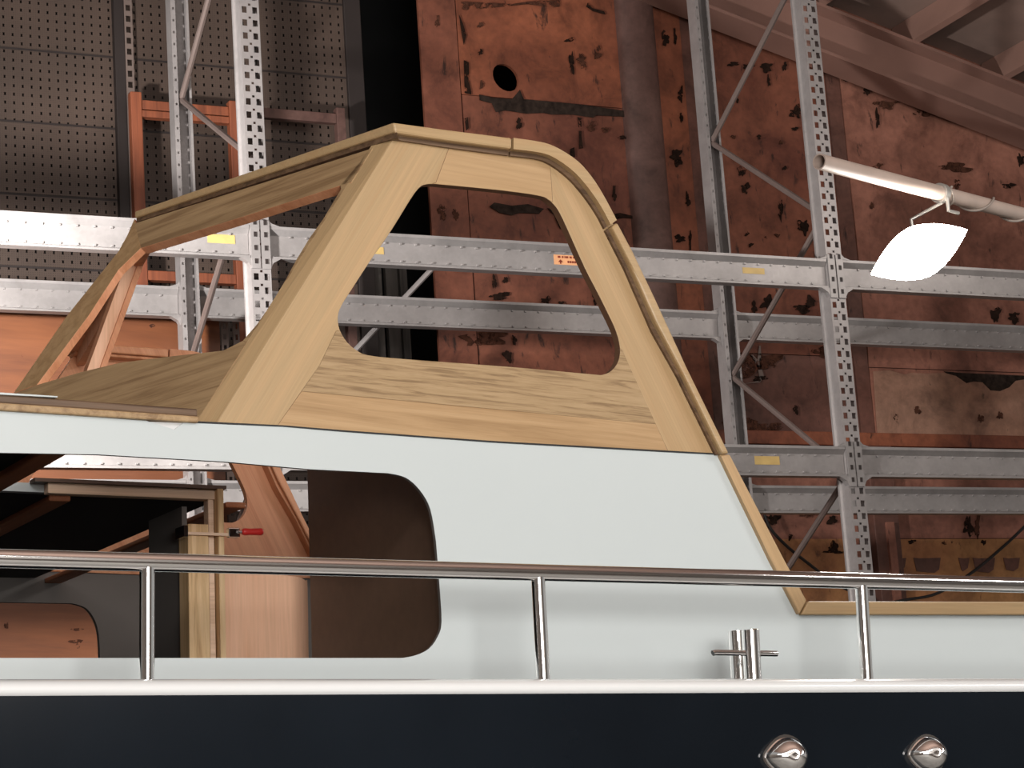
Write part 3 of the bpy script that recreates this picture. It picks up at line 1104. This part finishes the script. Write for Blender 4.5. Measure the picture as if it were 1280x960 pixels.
xs = [x_bow, x_bow + 0.6, x_bow + 1.3, x_bow + 2.0, x_fwd, x_fwd + 1.2, 0.0, 1.2, x_aft - 0.5, x_aft, x_stern]
hull = sweep('hull', xs, lambda i: hull_section(xs[i]), 'hull_navy', yacht)
smooth_by_angle(hull, 30)
# rubbing strake: half-round moulding along the sheer
hs = zs_top - zs_bot
prof = []
for i in range(13):
    a = -math.pi / 2 + math.pi * i / 12
    prof.append((SY + 0.05 - 0.05 * max(0.0, math.cos(a)) ** 0.9, zs_bot + hs / 2 + hs / 2 * math.sin(a)))
prof += [(SY + 0.09, zs_top), (SY + 0.09, zs_bot)]
st = sweep('rubbing_strake', [x_fwd, x_aft], lambda i: [Vector(((x_fwd, x_aft)[i], y, z)) for y, z in prof], 'strake_paint', yacht)
smooth_by_angle(st, 50)
box('strake_seam', (x_fwd, SY + 0.03, zs_bot - 0.008), (x_aft, SY + 0.08, zs_bot), 'sealant_black', yacht)
box('side_deck', (x_fwd, SY + 0.09, z_deck - 0.03), (x_aft, 0.02, z_deck), 'white_paint', yacht)
box('side_deck', (x_fwd, WID - 0.02, z_deck - 0.03), (x_aft, WID - SY - 0.05, z_deck), 'white_paint', yacht)

# ---- cabin side
dtop = (L(183, 526) - L(0, 513))
dtop.y = 0
left_top = L(0, 513) + dtop * ((x_fwd + 0.1 - L(0, 513).x) / dtop.x)
top_chain = [left_top, L(0, 513), L(183, 526), L(218, 537), L(229, 528.5), L(247, 529), L(353, 533.5), L(430, 540), L(534, 547.5), L(618, 553.5), L(700, 558), L(827, 565), L(899, 568.5)]
trim_l = [L(899, 568.5), L(964, 702), L(999, 769)]
coam = L(1280, 769.5)
dco = coam - L(999, 769)
right_end = coam + dco * ((x_aft - 0.1 - coam.x) / dco.x)
outline = top_chain + trim_l[1:] + [right_end, Vector((right_end.x, 0, z_deck - 0.02)), Vector((left_top.x, 0, z_deck - 0.02))]
wtop0 = L(0, 566)
wtopd = L(192, 572) - wtop0
win_left = x_fwd + 0.45
wl_top = wtop0 + wtopd * ((win_left - wtop0.x) / wtopd.x)
wl_bot = Vector((win_left, 0, L(0, 822.5).z))
win = [wl_top, L(0, 566), L(122, 568), L(192, 572), L(280, 577), L(387, 586.5), L(485, 591.5)] + \
    crom([L(485, 591.5), L(507, 597), L(525, 613), L(538, 637), L(545, 677)], 4)[1:] + \
    crom([L(545, 677), L(549, 727), L(552, 777), L(547, 796), L(536, 811), L(520, 819), L(503, 822.5)], 3)[1:] + [L(0, 822.5), wl_bot]
near_side = plate('cabin_side', outline, Vector((0, 0.010, 0)), ['white_paint', 'lining_grey'], yacht, holes=[win], bevel=0.0)
plate('filler_wedge', [L(183, 527, 0.004), L(218, 538.5, 0.004), L(229, 530, 0.004), L(232, 529, 0.004)], Vector((0, 0.01, 0)), 'strake_paint', yacht)


def mirror(pts, dy=0.0):
    return [Vector((p.x, WID - p.y + dy, p.z)) for p in pts]


fw_r = crom([L(88, 755, WID), L(105, 761, WID), L(116, 776, WID), L(121, 795, WID), L(122.5, 823, WID)], 4)
fwin = [Vector((win_left, WID, fw_r[0].z))] + fw_r + [Vector((fw_r[-1].x, WID, z_deck + 0.06)), Vector((win_left, WID, z_deck + 0.06))]
plate('cabin_side', mirror(outline), Vector((0, -0.018, 0)), ['white_paint', 'lining_grey'], yacht, holes=[fwin])
box('front_bulkhead', (x_fwd + 0.1, 0.02, z_deck - 0.02), (x_fwd + 0.13, WID - 0.02, zroof), 'lining_grey', yacht)

# ---- roof with the open well under the wheelhouse
yplank = Lz(170, 606, zroof).y
x_beam1 = Lz(85, 568, zroof - 0.05).x
x_bulk = L(234, 700, yplank).x
x_ply = L(280, 612, yplank).x
zu = zroof - 0.020
box('roof', (x_fwd + 0.1, 0.018, zu), (x_beam1 - 0.02, WID - 0.018, zroof), ['white_paint'][0], yacht)
box('deckhead', (x_fwd + 0.13, 0.02, zu - 0.004), (x_beam1 - 0.02, WID - 0.02, zu), 'deckhead_shade', yacht)
box('roof', (x_beam1 - 0.02, yplank + 0.03, zu), (x_ply - 0.005, WID - 0.018, zroof), 'white_paint', yacht)
box('deckhead', (x_beam1 - 0.02, yplank + 0.03, zu - 0.004), (x_ply - 0.01, WID - 0.02, zu), 'deckhead_shade', yacht)
# deck beams running across under the roof
xb2 = Lz(84, 640, zu - 0.05).x
xb3 = Lz(200, 690, zu - 0.05).x
box('deck_beam', (x_beam1 - 0.03, 0.02, zu - 0.018), (x_beam1 + 0.02, yplank, zroof), 'mahogany_beam', yacht, bevel=0.004)
for xx, y0 in ((xb2, yplank + 0.032), (xb3, yplank + 0.032), (xb2 - 0.45, 0.02), (xb2 - 0.9, 0.02)):
    box('deck_beam', (xx - 0.025, y0, zu - 0.018), (xx + 0.025, WID - 0.02, zu - 0.0042), 'mahogany_beam', yacht, bevel=0.004)
pk0, pk1 = L(60, 603, yplank), L(270, 621, yplank)
zp_t, zp_b = L(165, 607.5, yplank).z, L(165, 620.5, yplank).z
box('carlin', (L(60, 610, yplank).x, yplank, zp_b), (L(270, 615, yplank).x, yplank + 0.03, zp_t), 'fir_pink', yacht, bevel=0.002)
box('deck_ply', (L(42, 603, yplank).x, yplank - 0.01, zp_t), (L(281, 610, yplank).x, yplank + 0.03, zp_t + 0.008), 'film_ply_brown', yacht)

# ---- inside the saloon
zf_in = z_deck - 0.4
y_bend = Lx(187, 780, x_bulk).y
box('bulkhead', (x_bulk, yplank + 0.03, zf_in), (x_bulk + 0.012, y_bend, zu - 0.02), 'lining_grey', yacht)
yb_ = yplank - 0.02
box('batten', (L(236, 740, yb_).x, yb_, zf_in), (L(262, 740, yb_).x, yb_ + 0.06, L(250, 655, yb_).z), 'fir', yacht, bevel=0.002)
box('batten', (L(266, 740, yb_).x, yb_ + 0.02, zf_in), (L(273, 740, yb_).x, yb_ + 0.05, zp_b), 'fir_pink', yacht, bevel=0.002)
box('ply_edge', (L(274.5, 740, yb_).x, yb_, zf_in), (L(281.5, 740, yb_).x, yb_ + 0.08, L(278, 611, yb_).z), 'fir', yacht, bevel=0.001)
ym = yplank + 0.10
pan = [L(281, 840, ym), L(281, 714, ym), L(340, 718, ym)] + crom([L(360, 719.5, ym), L(374, 721.5, ym), L(382, 726, ym), L(384.5, 735, ym), L(386, 840, ym)], 3)
for p in pan:
    if p.z < L(300, 830, ym).z:
        p.z = zf_in
plate('locker_panel', pan, Vector((0, 0.018, 0)), ['mahogany_pale', 'mahogany'], yacht, bevel=0.002)
x_bk = L(551, 740, 0.02).x + 0.004
y_bk = Lx(388.5, 760, x_bk).y
box('bulkhead', (x_bk, 0.019, zf_in), (x_bk + 0.018, y_bk, Lx(388.5, 552, x_bk).z), 'film_ply_brown', yacht)
box('floor_sole', (x_fwd + 0.2, 0.02, zf_in - 0.03), (x_aft - 0.2, WID - 0.02, zf_in), 'lining_grey', yacht)

# ---- teak trim down the cabin's end and along the coaming
EDGE_IN = [L(899, 566), L(964, 700), L(1000, 768.5)]
EDGE_OUT = [L(912, 566), L(981, 700), L(1009, 751)]


def strip(name, a_pts, b_pts, y0, y1, mat, parent, bevel=0.003):
    """a strip between two outlines, from depth y0 to y1"""
    ring = [Vector((p.x, y0, p.z)) for p in a_pts] + [Vector((p.x, y0, p.z)) for p in reversed(b_pts)]
    return plate(name, ring, Vector((0, y1 - y0, 0)), mat, parent, bevel=bevel)


def LP0(pts):
    return [L(x, y_, -0.012) for x, y_ in pts]


c_end = L(1280, 768.5, -0.012)
dd = c_end - L(1000, 768.5, -0.012)
c_end2 = c_end + dd * ((x_aft - 0.15 - c_end.x) / dd.x)
t_end = L(1280, 752, -0.012)
dd = t_end - L(1009, 751.5, -0.012)
t_end2 = t_end + dd * ((x_aft - 0.15 - t_end.x) / dd.x)
strip('coaming_cap', [L(1001.5, 768.5, -0.012), c_end2], [L(1010.5, 751.5, -0.012), t_end2], -0.012, 0.055, 'teak_cap', yacht)
strip('end_trim', LP0([(900, 568), (964, 700), (999.5, 768)]), LP0([(912.5, 568), (981, 700), (1008.5, 751)]), -0.012, 0.05, 'teak_post_aft', yacht)
z_co = L(1100, 760).z
plate('coaming_side', mirror([L(1000, 769), right_end, Vector((right_end.x, 0, z_deck - 0.02)), Vector((L(1000, 769).x, 0, z_deck - 0.02))]), Vector((0, 0.001, 0)), 'lining_grey', yacht)

# ---- guard rail
rail = bpy.data.objects.new('guard_rail', None)
ra_, rb_ = L(0, 698, RY), L(1280, 731.5, RY)
rdv = (rb_ - ra_).normalized()
r0 = ra_ - rdv * 1.0
r1 = rb_ + rdv * 1.3
rail_m = tube('guard_rail', [r0, r1], 0.0165, 'steel_polished', yacht, 24)
for (tx, ty), (bx_, by_) in (((184, 702), (183.5, 846)), ((672, 713), (679, 846)), ((1076, 726), (1083.5, 846))):
    a = L(tx, ty, RY)
    b2 = L(bx_, by_, RY)
    b2 = a + (b2 - a) * ((z_deck - a.z) / (b2.z - a.z))
    so = tube('stanchion', [a, b2], 0.0135, 'steel_polished', rail_m, 20)
# ---- mooring bollard
yb0 = -0.26
bol = tube('bollard', [L(938, 788, yb0), Vector((L(941, 846, yb0).x, yb0, z_deck))], 0.0185, 'steel_polished', yacht, 24)
v, f = tube_geo([L(937.7, 786.5, yb0), L(938, 788.5, yb0)], 0.0135, 24, 0.0185)
smooth_by_angle(put('bollard_cap', v, f, 'steel_polished', bol))
yb1 = -0.14
tube('bollard_post', [L(921, 789, yb1), Vector((L(924, 846, yb1).x, yb1, z_deck))], 0.0185, 'steel_polished', bol, 24)
tube('cross_bar', [L(891, 816.5, yb0), L(893, 815.5, yb0), L(969, 817, yb0), L(971, 817, yb0)], 0.006, 'steel_polished', bol, 14)


# ---- stainless shell caps on the hull
def shell(px, py, sc):
    c = L(px, py, SY + 0.012)
    V, Fc = [], []
    nu, nv = 28, 9

    def outl(a, k_):
        ca, sa_ = math.cos(a), math.sin(a)
        rx = 0.052 if ca > 0 else 0.058
        ry = 0.046 * (1.0 if ca > 0 else (1 - 0.42 * abs(ca) ** 1.6))
        return Vector((rx * ca * k_ * sc, 0, ry * sa_ * k_ * sc))
    for j in range(nv):
        ph = math.pi / 2 * j / (nv - 1)
        for i in range(nu):
            a = 2 * math.pi * i / nu
            q = outl(a, 0.86 * math.cos(ph))
            tilt = 0.35 + 0.65 * (0.5 + 0.5 * math.cos(a))
            V.append(c + q + Vector((0.004 * j / nv, -0.050 * sc * math.sin(ph) * (0.8 + 0.2 * tilt), 0)))
    for j in range(nv - 1):
        for i in range(nu):
            i2 = (i + 1) % nu
            Fc.append((j * nu + i, j * nu + i2, (j + 1) * nu + i2, (j + 1) * nu + i))
    o = put('hull_shell', V, Fc, 'steel_polished', yacht, smooth=True)
    rim = [c + outl(2 * math.pi * i / nu, 1.0) + Vector((0, 0.004, 0)) for i in range(nu)]
    rim2 = [c + outl(2 * math.pi * i / nu, 0.96) + Vector((0, -0.006, 0)) for i in range(nu)]
    V = rim + rim2
    Fc = [(i, (i + 1) % nu, (i + 1) % nu + nu, i + nu) for i in range(nu)] + [tuple(range(nu, 2 * nu)), tuple(range(nu))]
    put('rim', V, Fc, 'steel_polished', o)


shell(980, 946, 0.98)
shell(1157, 943, 0.92)

# ================================================================ TEAK WHEELHOUSE FRAME
wh = thing('wheelhouse_frame', None, 'raked teak wheelhouse window frame standing on the white cabin', 'window frame', matrix=BM)
TH = Vector((0, 0.022, 0))
win_c = [(514, 248), (498, 274), (484, 296), (461, 329), (439, 363), (427, 382), (422.5, 396), (425, 413), (434, 428), (446, 438), (460, 444),
         (501, 448.5), (635, 458.5), (736, 467.5), (753, 468.5), (765, 463), (773, 451), (775, 435), (770, 414), (759, 390), (747, 366), (732, 337), (717, 304),
         (703, 273), (695, 259), (686, 250), (675, 245), (639, 239.5), (592, 234.5), (554, 231), (540, 230), (529, 231.5), (522, 237)]


def chain(i0, i1):
    """window edge between two of its points, smoothed"""
    n = len(win_c)
    idx = [i0 + k_ for k_ in range((i1 - i0) % n + 1)]
    ext = [win_c[(i0 - 1) % n]] + [win_c[i % n] for i in idx] + [win_c[(i1 + 1) % n]]
    s = crom([Vector((p[0], p[1], 0)) for p in ext], 3)
    s = s[3:-3]
    return [(p.x, p.y) for p in s]


def LP(pts, y=0.0):
    return [L(x, y_, y) for x, y_ in pts]


MAH = 'mahogany'
# point indices: 29 = (540,230) .. 6 = (422.5,396); 7 = (425,413) .. 17 = (775,435); 17 .. 24 = (686,250)
post_f = [(496, 166), (565, 175)] + [(545, 228)] + chain(30, 7) + [(420, 414), (400, 456), (346, 533), (270, 530)]
top_r = [(565, 175), (639, 186), (676, 190), (687, 194)] + [(691, 253)] + [(686, 250)] + chain(25, 30)[1:] + [(545, 228)]
post_a = [(687, 194), (699, 199), (722, 216), (741, 238), (756, 260), (766, 279), (791, 330), (825, 408), (857, 466), (905, 567), (836, 566), (778, 438)] + chain(17, 25) + [(691, 253)]
bot_u = [(420, 414)] + chain(7, 17) + [(778, 438), (820, 530), (377, 489), (400, 456)]
bot_l = [(377, 489), (820, 530), (836, 566), (827, 565), (618, 553), (534, 547), (430, 540), (346, 533)]


def dedupe(pts, eps=0.8):
    out = []
    for p in pts:
        if not out or (abs(p[0] - out[-1][0]) + abs(p[1] - out[-1][1])) > eps:
            out.append(p)
    if abs(out[0][0] - out[-1][0]) + abs(out[0][1] - out[-1][1]) < eps:
        out.pop()
    return out


pieces = [('front_post', post_f, 'teak_post_front'), ('top_rail', top_r, 'teak_rail_plain'), ('aft_post', post_a, 'teak_post_aft'),
          ('bottom_rail', bot_u, 'teak_figured'), ('sill_board', bot_l, 'teak_rail')]
for nm, pts, mt in pieces:
    q = LP(dedupe(pts))
    plate(nm, q, TH, [mt, 'teak_edge'], wh, bevel=0.0012)
    q2 = mirror(q)
    plate(nm, q2, -TH, ['teak_rail', MAH], wh, bevel=0.0012)

# cap moulding, proud of the panel, in three lengths with open joints
cap_o = [(491, 152.5), (561, 162), (640, 172)]
cap_i = [(494.5, 171), (561, 181), (640, 191.5)]
cap_o2 = [(642, 172.3), (679, 178), (701, 187), (723, 202), (739, 220), (754, 243), (771, 275)]
cap_i2 = [(642, 191.8), (676, 196), (695, 204), (717, 221), (736, 243), (751, 265), (760.5, 283)]
cap_o3 = [(772, 277.5), (792, 315), (820, 374), (860, 461), (912, 567)]
cap_i3 = [(761.5, 285.5), (786, 334), (820, 412), (852, 469), (900, 567)]


def cap(o_, i_, name='cap_rail', n=1):
    A, B_ = LP(o_, -0.024), LP(i_, -0.024)
    if n > 1:
        A, B_ = crom(A, n), crom(B_, n)
    # lower step recessed: bead (outer 60%) and fillet
    for (f0, f1, y0, y1) in ((0.0, 0.72, -0.024, 0.07), (0.72, 1.0, -0.008, 0.06)):
        a_ = [p + (q - p) * f0 for p, q in zip(A, B_)]
        b_ = [p + (q - p) * f1 for p, q in zip(A, B_)]
        nm = name if f0 == 0 else 'cap_fillet'
        mt = 'teak_cap' if f0 == 0 else 'teak_dark'  # dark fillet colour stands in for shade under the bead
        strip(nm, a_, b_, y0, y1, mt, wh, bevel=0.005 if f0 == 0 else 0.0)
        ring = [Vector((p.x, WID - y0, p.z)) for p in a_] + [Vector((p.x, WID - y0, p.z)) for p in reversed(b_)]
        plate(nm, ring, Vector((0, y0 - y1, 0)), MAH, wh, bevel=0.004)


cap(cap_o, cap_i)
cap(cap_o2, cap_i2, n=3)
cap(cap_o3, cap_i3)

# ---- angled windscreen wing on the near side
dch = 0.04
fa, fb = L(464, 186, dch), L(245, 527, dch)   # joint line of the corner post with the wing
z_cap = L(492, 152.5, 0).z
Ct = Lz(168, 264, z_cap)
Nt = fa + (fb - fa) * ((z_cap - fa.z) / (fb.z - fa.z))
nrm = (Ct - Nt).cross(fb - fa).normalized()
if nrm.x > 0:
    nrm = -nrm                                 # outwards, towards the bow
IN = -nrm * 0.022


def WP(pts):
    return [Lp(x, y, fa, nrm) for x, y in pts]


# chamfer of the corner post
ch = [L(496, 166, 0), L(270, 530, 0), fb, Lp(464, 182, fa, nrm)]
V = ch + [p + Vector((0.03, 0.05, 0)) for p in ch]
put('corner_chamfer', V, [(0, 1, 2, 3), (4, 5, 6, 7), (0, 1, 5, 4), (1, 2, 6, 5), (2, 3, 7, 6), (3, 0, 4, 7)], 'teak_post_front', wh, bevel=0.001)
wing_top = [(466, 185), (168, 279), (176, 310), (300, 272), (425, 232)] + [(439, 228)]
stile = [(465, 182), (438, 228), (425, 232), (426, 237), (405, 272), (387, 297), (370, 325), (356, 351), (336, 384), (322, 404), (303, 426), (309, 428)]
board = [(309, 428), (303, 426), (279, 438), (215, 445), (151, 453), (101, 465), (46, 481), (17, 492), (10, 520), (245, 540), (247, 525)]
post_c = [(168, 273), (160, 292), (148, 314), (84, 394), (17, 491), (46, 481), (111, 394), (148, 337), (176, 310)]
wtr = plate('windscreen_top_rail', WP(wing_top), IN, ['teak_wing', MAH], wh, bevel=0.0012)
for p in wtr.data.polygons:                     # only the underside and back show the mahogany lining
    if p.normal.dot((Ct - Nt).normalized()) < -0.4:
        p.material_index = 0
plate('windscreen_stile', WP(stile), IN, ['teak_wing', 'teak_wing'], wh, bevel=0.0012)
plate('windscreen_board', WP(board), IN, ['teak_wing', MAH], wh, bevel=0.0012)
plate('centre_post', WP(post_c), IN * 0.8, ['teak_rail', MAH], wh, bevel=0.0012)
wdir = (Ct - Nt).normalized()
fo = L(492, 152.5, -0.024)                          # outer face of the cap moulding
nh = Vector((nrm.x, nrm.y, 0)).normalized()
co = [Lp(492, 152.5, fo, nh), Lp(168, 264, fo, nh)]
ci = [Lp(494.5, 170.5, fo, nh), Lp(168, 277, fo, nh)]
for f0, f1, out_, in_, nm, mt in ((0.0, 0.66, 0.0, 0.09, 'cap_rail', 'teak_cap'), (0.66, 1.0, -0.006, 0.065, 'cap_fillet', 'teak_dark')):  # fillet coloured dark for the groove's shade
    a_ = [p + (q - p) * f0 for p, q in zip(co, ci)]
    b_ = [p + (q - p) * f1 for p, q in zip(co, ci)]
    front = [p + nh * out_ for p in (a_[0], a_[1], b_[1], b_[0])]
    mit = [wdir * (in_ * 0.7), Vector((0, 0, 0)), Vector((0, 0, 0)), wdir * (in_ * 0.7)]       # mitred at the corner
    V = front + [p - nh * in_ + d_ for p, d_ in zip(front, mit)]
    put(nm, V, [(0, 1, 2, 3), (4, 5, 6, 7), (0, 1, 5, 4), (1, 2, 6, 5), (2, 3, 7, 6), (3, 0, 4, 7)], mt, wh, bevel=0.004 if f0 == 0 else 0)

# ---- raked inner post of the far windscreen, seen from inside
yi = Ct.y + 0.22
ip = [L(160, 325, yi), L(190, 297, yi), L(188, 306, yi), L(136, 447, yi), L(119, 495, yi), L(97, 495, yi)]
plate('inner_post', [L(168, 300, yi), L(183, 300, yi), L(112, 495, yi), L(97, 495, yi)], Vector((0, 0.035, 0)), ['mahogany_pale', MAH], wh, bevel=0.001)
plate('glazing_stop', [L(183.5, 300, yi - 0.008), L(191, 300, yi - 0.008), L(120, 495, yi - 0.008), L(112.5, 495, yi - 0.008)], Vector((0, 0.05, 0)), [MAH, MAH], wh, bevel=0.001)

# top rail of the far windscreen wing, from the centre post to the far corner post
fr_d = Vector((-0.52 - Ct.x, WID - 0.03 - Ct.y, 0))
fr_a = Vector((Ct.x + 0.03, Ct.y, z_cap)) + fr_d * 0.05
fr_b = Vector((-0.52, WID - 0.03, z_cap))
fr_s = Vector((fr_d.y, -fr_d.x, 0)).normalized()
sweep('far_windscreen_rail', [0, 1], lambda i: [(fr_a, fr_b)[i] + fr_s * s_ + Vector((0, 0, h)) for s_, h in ((-0.02, -0.03), (0.0, -0.03), (0.0, -0.07), (0.022, -0.07), (0.022, -0.03), (0.03, -0.03), (0.03, -0.012), (-0.02, -0.012))],
      MAH, wh, bevel=0.001)

# base moulding of the windscreen along the cabin edge
ba, bb = [L(0, 493, -0.004), L(247, 511, -0.004)], [L(0, 504, -0.004), L(247, 521, -0.004)]
bc = [L(0, 513.5, -0.004), L(247, 529, -0.004)]


def extl(p, q):
    d_ = q - p
    return p + d_ * ((x_fwd + 0.2 - p.x) / d_.x)


strip('base_moulding', [extl(*ba), ba[1]], [extl(*bb), bb[1]], -0.004, 0.06, 'teak_dark', wh, 0.003)
strip('base_strip', [extl(*bb), bb[1]], [extl(*bc), bc[1]], -0.010, 0.06, 'teak_wing', wh, 0.003)
wa = L(0, 494, 0.0)
strip('primer_strip', [extl(L(0, 492), L(70, 496.5)), L(70, 496.5)], [extl(L(0, 494.5), L(70, 498)), L(70, 498)], -0.010, 0.03, 'white_paint', wh, 0.0)
# dark bedding line between the timber and the cabin
strip('bedding_line', LP([(243, 526.5), (353, 531.7), (430, 538), (534, 545.5), (618, 551.5), (700, 556), (827, 563), (899, 567)]),
      LP([(243, 528.5), (353, 533.5), (430, 540), (534, 547.5), (618, 553.5), (700, 558), (827, 565), (899, 568.7)]), -0.002, 0.03, 'sealant_black', wh, 0.0)

# ================================================================ BAR CLAMP on the batten
yc_ = yb_ - 0.012
ck = thing('bar_clamp', None, 'bar clamp with red handle gripping the fir batten', 'clamp', matrix=BM @ Matrix.Translation(L(265, 668, yc_)))
FRAME[ck] = L(265, 668, yc_)
b0_, b1_ = L(232, 664.5, yc_), L(297, 668.5, yc_)
v, f = box_geo((b0_.x, yc_ - 0.003, L(265, 669.5, yc_).z), (b1_.x, yc_ + 0.003, L(265, 666, yc_).z))
put('bar', v, f, 'fir_pink', ck)
v, f = box_geo((b0_.x - 0.006, yc_ - 0.005, L(232, 671, yc_).z), (b0_.x + 0.004, yc_ + 0.05, L(232, 657, yc_).z))
put('fixed_jaw', v, f, 'steel_polished', ck)
v, f = box_geo((L(284, 665, yc_).x, yc_ - 0.008, L(290, 672, yc_).z), (L(299, 665, yc_).x, yc_ + 0.008, L(290, 660, yc_).z))
put('sliding_jaw', v, f, 'steel_polished', ck, bevel=0.003)
hp = [L(x, 664.8, yc_ - 0.012) for x in (302, 304, 306, 312, 320, 326, 328.5)]
rr_ = [0.005, 0.0075, 0.0085, 0.0075, 0.008, 0.0085, 0.006]
V, Fc = [], []
for p, r in zip(hp, rr_):
    for k_ in range(12):
        a = 2 * math.pi * k_ / 12
        V.append(p + Vector((0, math.cos(a) * r, math.sin(a) * r)))
for i in range(len(hp) - 1):
    for k_ in range(12):
        k2 = (k_ + 1) % 12
        Fc.append((i * 12 + k_, i * 12 + k2, (i + 1) * 12 + k2, (i + 1) * 12 + k_))
Fc += [tuple(range(12)), tuple((len(hp) - 1) * 12 + k_ for k_ in range(12))]
put('handle', V, Fc, 'clamp_red', ck, smooth=True)
tube('spindle', [L(297, 665, yc_ - 0.012), L(303, 665, yc_ - 0.012)], 0.004, 'steel_polished', ck, 10)

# ================================================================ LAMP ON A POLE
q0 = at_depth(1024, 202, 6.55)
q1 = at_depth(1280, 269, 7.35)
qd = (q1 - q0)
q2 = q0 + qd * 2.25
pole_base = Vector((q2.x, q2.y, 0))
pole = thing('lamp_pole', pole_base, 'pale steel tube reaching across above the deck and carrying the floodlight', 'pole')
V, Fc = tube_geo([q0, q2], 0.0235, 24, None, False)
V2, F2 = tube_geo([q0, q0 + qd * 0.3], 0.0195, 24, None, False)
n0 = len(V)
ends = [(k_, (k_ + 1) % 24, n0 + (k_ + 1) % 24, n0 + k_) for k_ in range(24)]
V, Fc = join_geo([(V, Fc), (V2, F2)])
Fc += ends
o = put('arm_tube', V, Fc, 'pole_paint', pole)
smooth_by_angle(o)
tube('upright_tube', [pole_base, q2 + Vector((0, 0, 0.25))], 0.0235, 'pole_paint', pole, 20)
box('foot', (pole_base.x - 0.25, pole_base.y - 0.25, 0), (pole_base.x + 0.25, pole_base.y + 0.25, 0.03), 'pole_paint', pole)
un = qd.normalized()
uu = un.cross(Vector((0, 0, 1))).normalized()
uw = uu.cross(un)


def on_tube(tpar, ang, r=0.0285):
    return q0 + qd * tpar + (uu * math.cos(ang) + uw * math.sin(ang)) * r


cab = [on_tube(0.60 + 0.011 * i, 0.9 + i * 0.32) for i in range(52)]
lc = thing('lamp_cable', Vector((q0 + qd * 0.6)), 'thin grey cable wound around the pale lamp tube', 'cable')
FRAME[lc] = Vector(q0 + qd * 0.6)
tube('cable', cab, 0.004, 'cable_grey', lc, 8)
tube('cable', [on_tube(0.55 + 0.008 * i, 2.2 - i * 0.5, 0.0275) for i in range(12)], 0.004, 'cable_grey', lc, 8)

# floodlight: almond-shaped glowing glass in a shallow housing, hung from a clamp on the tube
tl = (on_tube(0.565, 0) - on_tube(0.565, math.pi)) * 0 + q0 + qd * 0.565
lampc = at_depth(1149, 315, 6.95)
fl = thing('floodlight', lampc, 'glowing white floodlight hanging from the pale lamp tube', 'lamp')
ax = (at_depth(1209, 288, 6.95) - at_depth(1088, 344, 6.95)) * 0.5      # long axis
half = ax.length
ax.normalize()
fwd = (CAM - lampc)
fwd = (fwd + Vector((-0.6, 0, -1.6))).normalized()
fwd = (fwd - ax * fwd.dot(ax)).normalized()
vv_ = fwd.cross(ax).normalized()
hh = 0.082


def almond(k_, n=40):
    out = []
    for i in range(n):
        a = 2 * math.pi * i / n
        c_, s_ = math.cos(a), math.sin(a)
        x_ = c_
        y_ = math.copysign((1 - abs(x_) ** 1.75), s_) * hh
        out.append((x_ * half * k_, y_ * k_))
    return out


V, Fc = [], []
rings = 6
for j in range(rings):
    k_ = 1 - j / rings
    for x_, y_ in almond(k_):
        V.append(lampc + ax * x_ + vv_ * y_ + fwd * (0.055 * (1 - k_ ** 2)))
V.append(lampc + fwd * 0.055)
n = 40
for j in range(rings - 1):
    for i in range(n):
        Fc.append((j * n + i, j * n + (i + 1) % n, (j + 1) * n + (i + 1) % n, (j + 1) * n + i))
for i in range(n):
    Fc.append(((rings - 1) * n + i, (rings - 1) * n + (i + 1) % n, len(V) - 1))
put('lamp_glass', V, Fc, 'lamp_glass', fl, smooth=True)
V = []
for k_, d_ in ((1.0, 0.0), (0.94, -0.03), (0.7, -0.055), (0.3, -0.065)):
    for x_, y_ in almond(k_):
        V.append(lampc + ax * x_ + vv_ * y_ + fwd * (d_ - 0.002))
Fc = []
for j in range(3):
    for i in range(n):
        Fc.append((j * n + i, j * n + (i + 1) % n, (j + 1) * n + (i + 1) % n, (j + 1) * n + i))
Fc.append(tuple(3 * n + i for i in range(n)))
put('housing', V, Fc, 'lamp_housing', fl, smooth=True)
tube('bracket', [lampc - fwd * 0.05, lampc - fwd * 0.06 + Vector((0, 0, 0.10)), tl + Vector((0, 0, -0.03))], 0.006, 'lamp_housing', fl, 10)
V, Fc = tube_geo([tl - un * 0.012, tl + un * 0.012], 0.031, 24)
smooth_by_angle(put('clamp_ring', V, Fc, 'lamp_housing', fl))
tube('clamp_screw', [tl + uu * 0.02 - uw * 0.02, tl + uu * 0.02 - uw * 0.06, tl + uu * 0.03 - uw * 0.065 + un * 0.04], 0.006, 'lamp_housing', fl, 8)

# ================================================================ CABLES ON THE BACK WALL
YCB = YW - 0.09
def wall_cable(name, pts, label, r=0.008):
    pp_ = crom([on_y(x, y, YCB) for x, y in pts], 4)
    lo_ = pp_[-1]
    t_ = thing(name, lo_, label, 'cable')
    tube('cable', pp_, r, 'cable_black', t_, 8)


wall_cable('slack_cable', [(955, 642), (964, 662), (985, 684), (1010, 704), (1035, 723), (1055, 735), (1070, 742), (1095, 758)], 'black cable sagging down the wall behind the slanted teak trim')
wall_cable('hanging_cable', [(1330, 610), (1284, 655), (1260, 678), (1225, 708), (1195, 729), (1165, 744), (1130, 750), (1095, 758)], 'black cable curving up over the yellow brown plywood on the wall')

print('INFO x_fwd', x_fwd, 'x_aft', x_aft, 'zroof', zroof, 'deck', z_deck, 'yplank', yplank, 'Ct', Ct, 'Nt', Nt, 'x_beam1', x_beam1, 'x_bulk', x_bulk, 'y_bk', y_bk)
p_ = L(775, 465)
print('INFO far corner', lproj((p_.x, WID, p_.z)), 'bow', x_bow, 'step', NODE_STEP, depth_r, step)
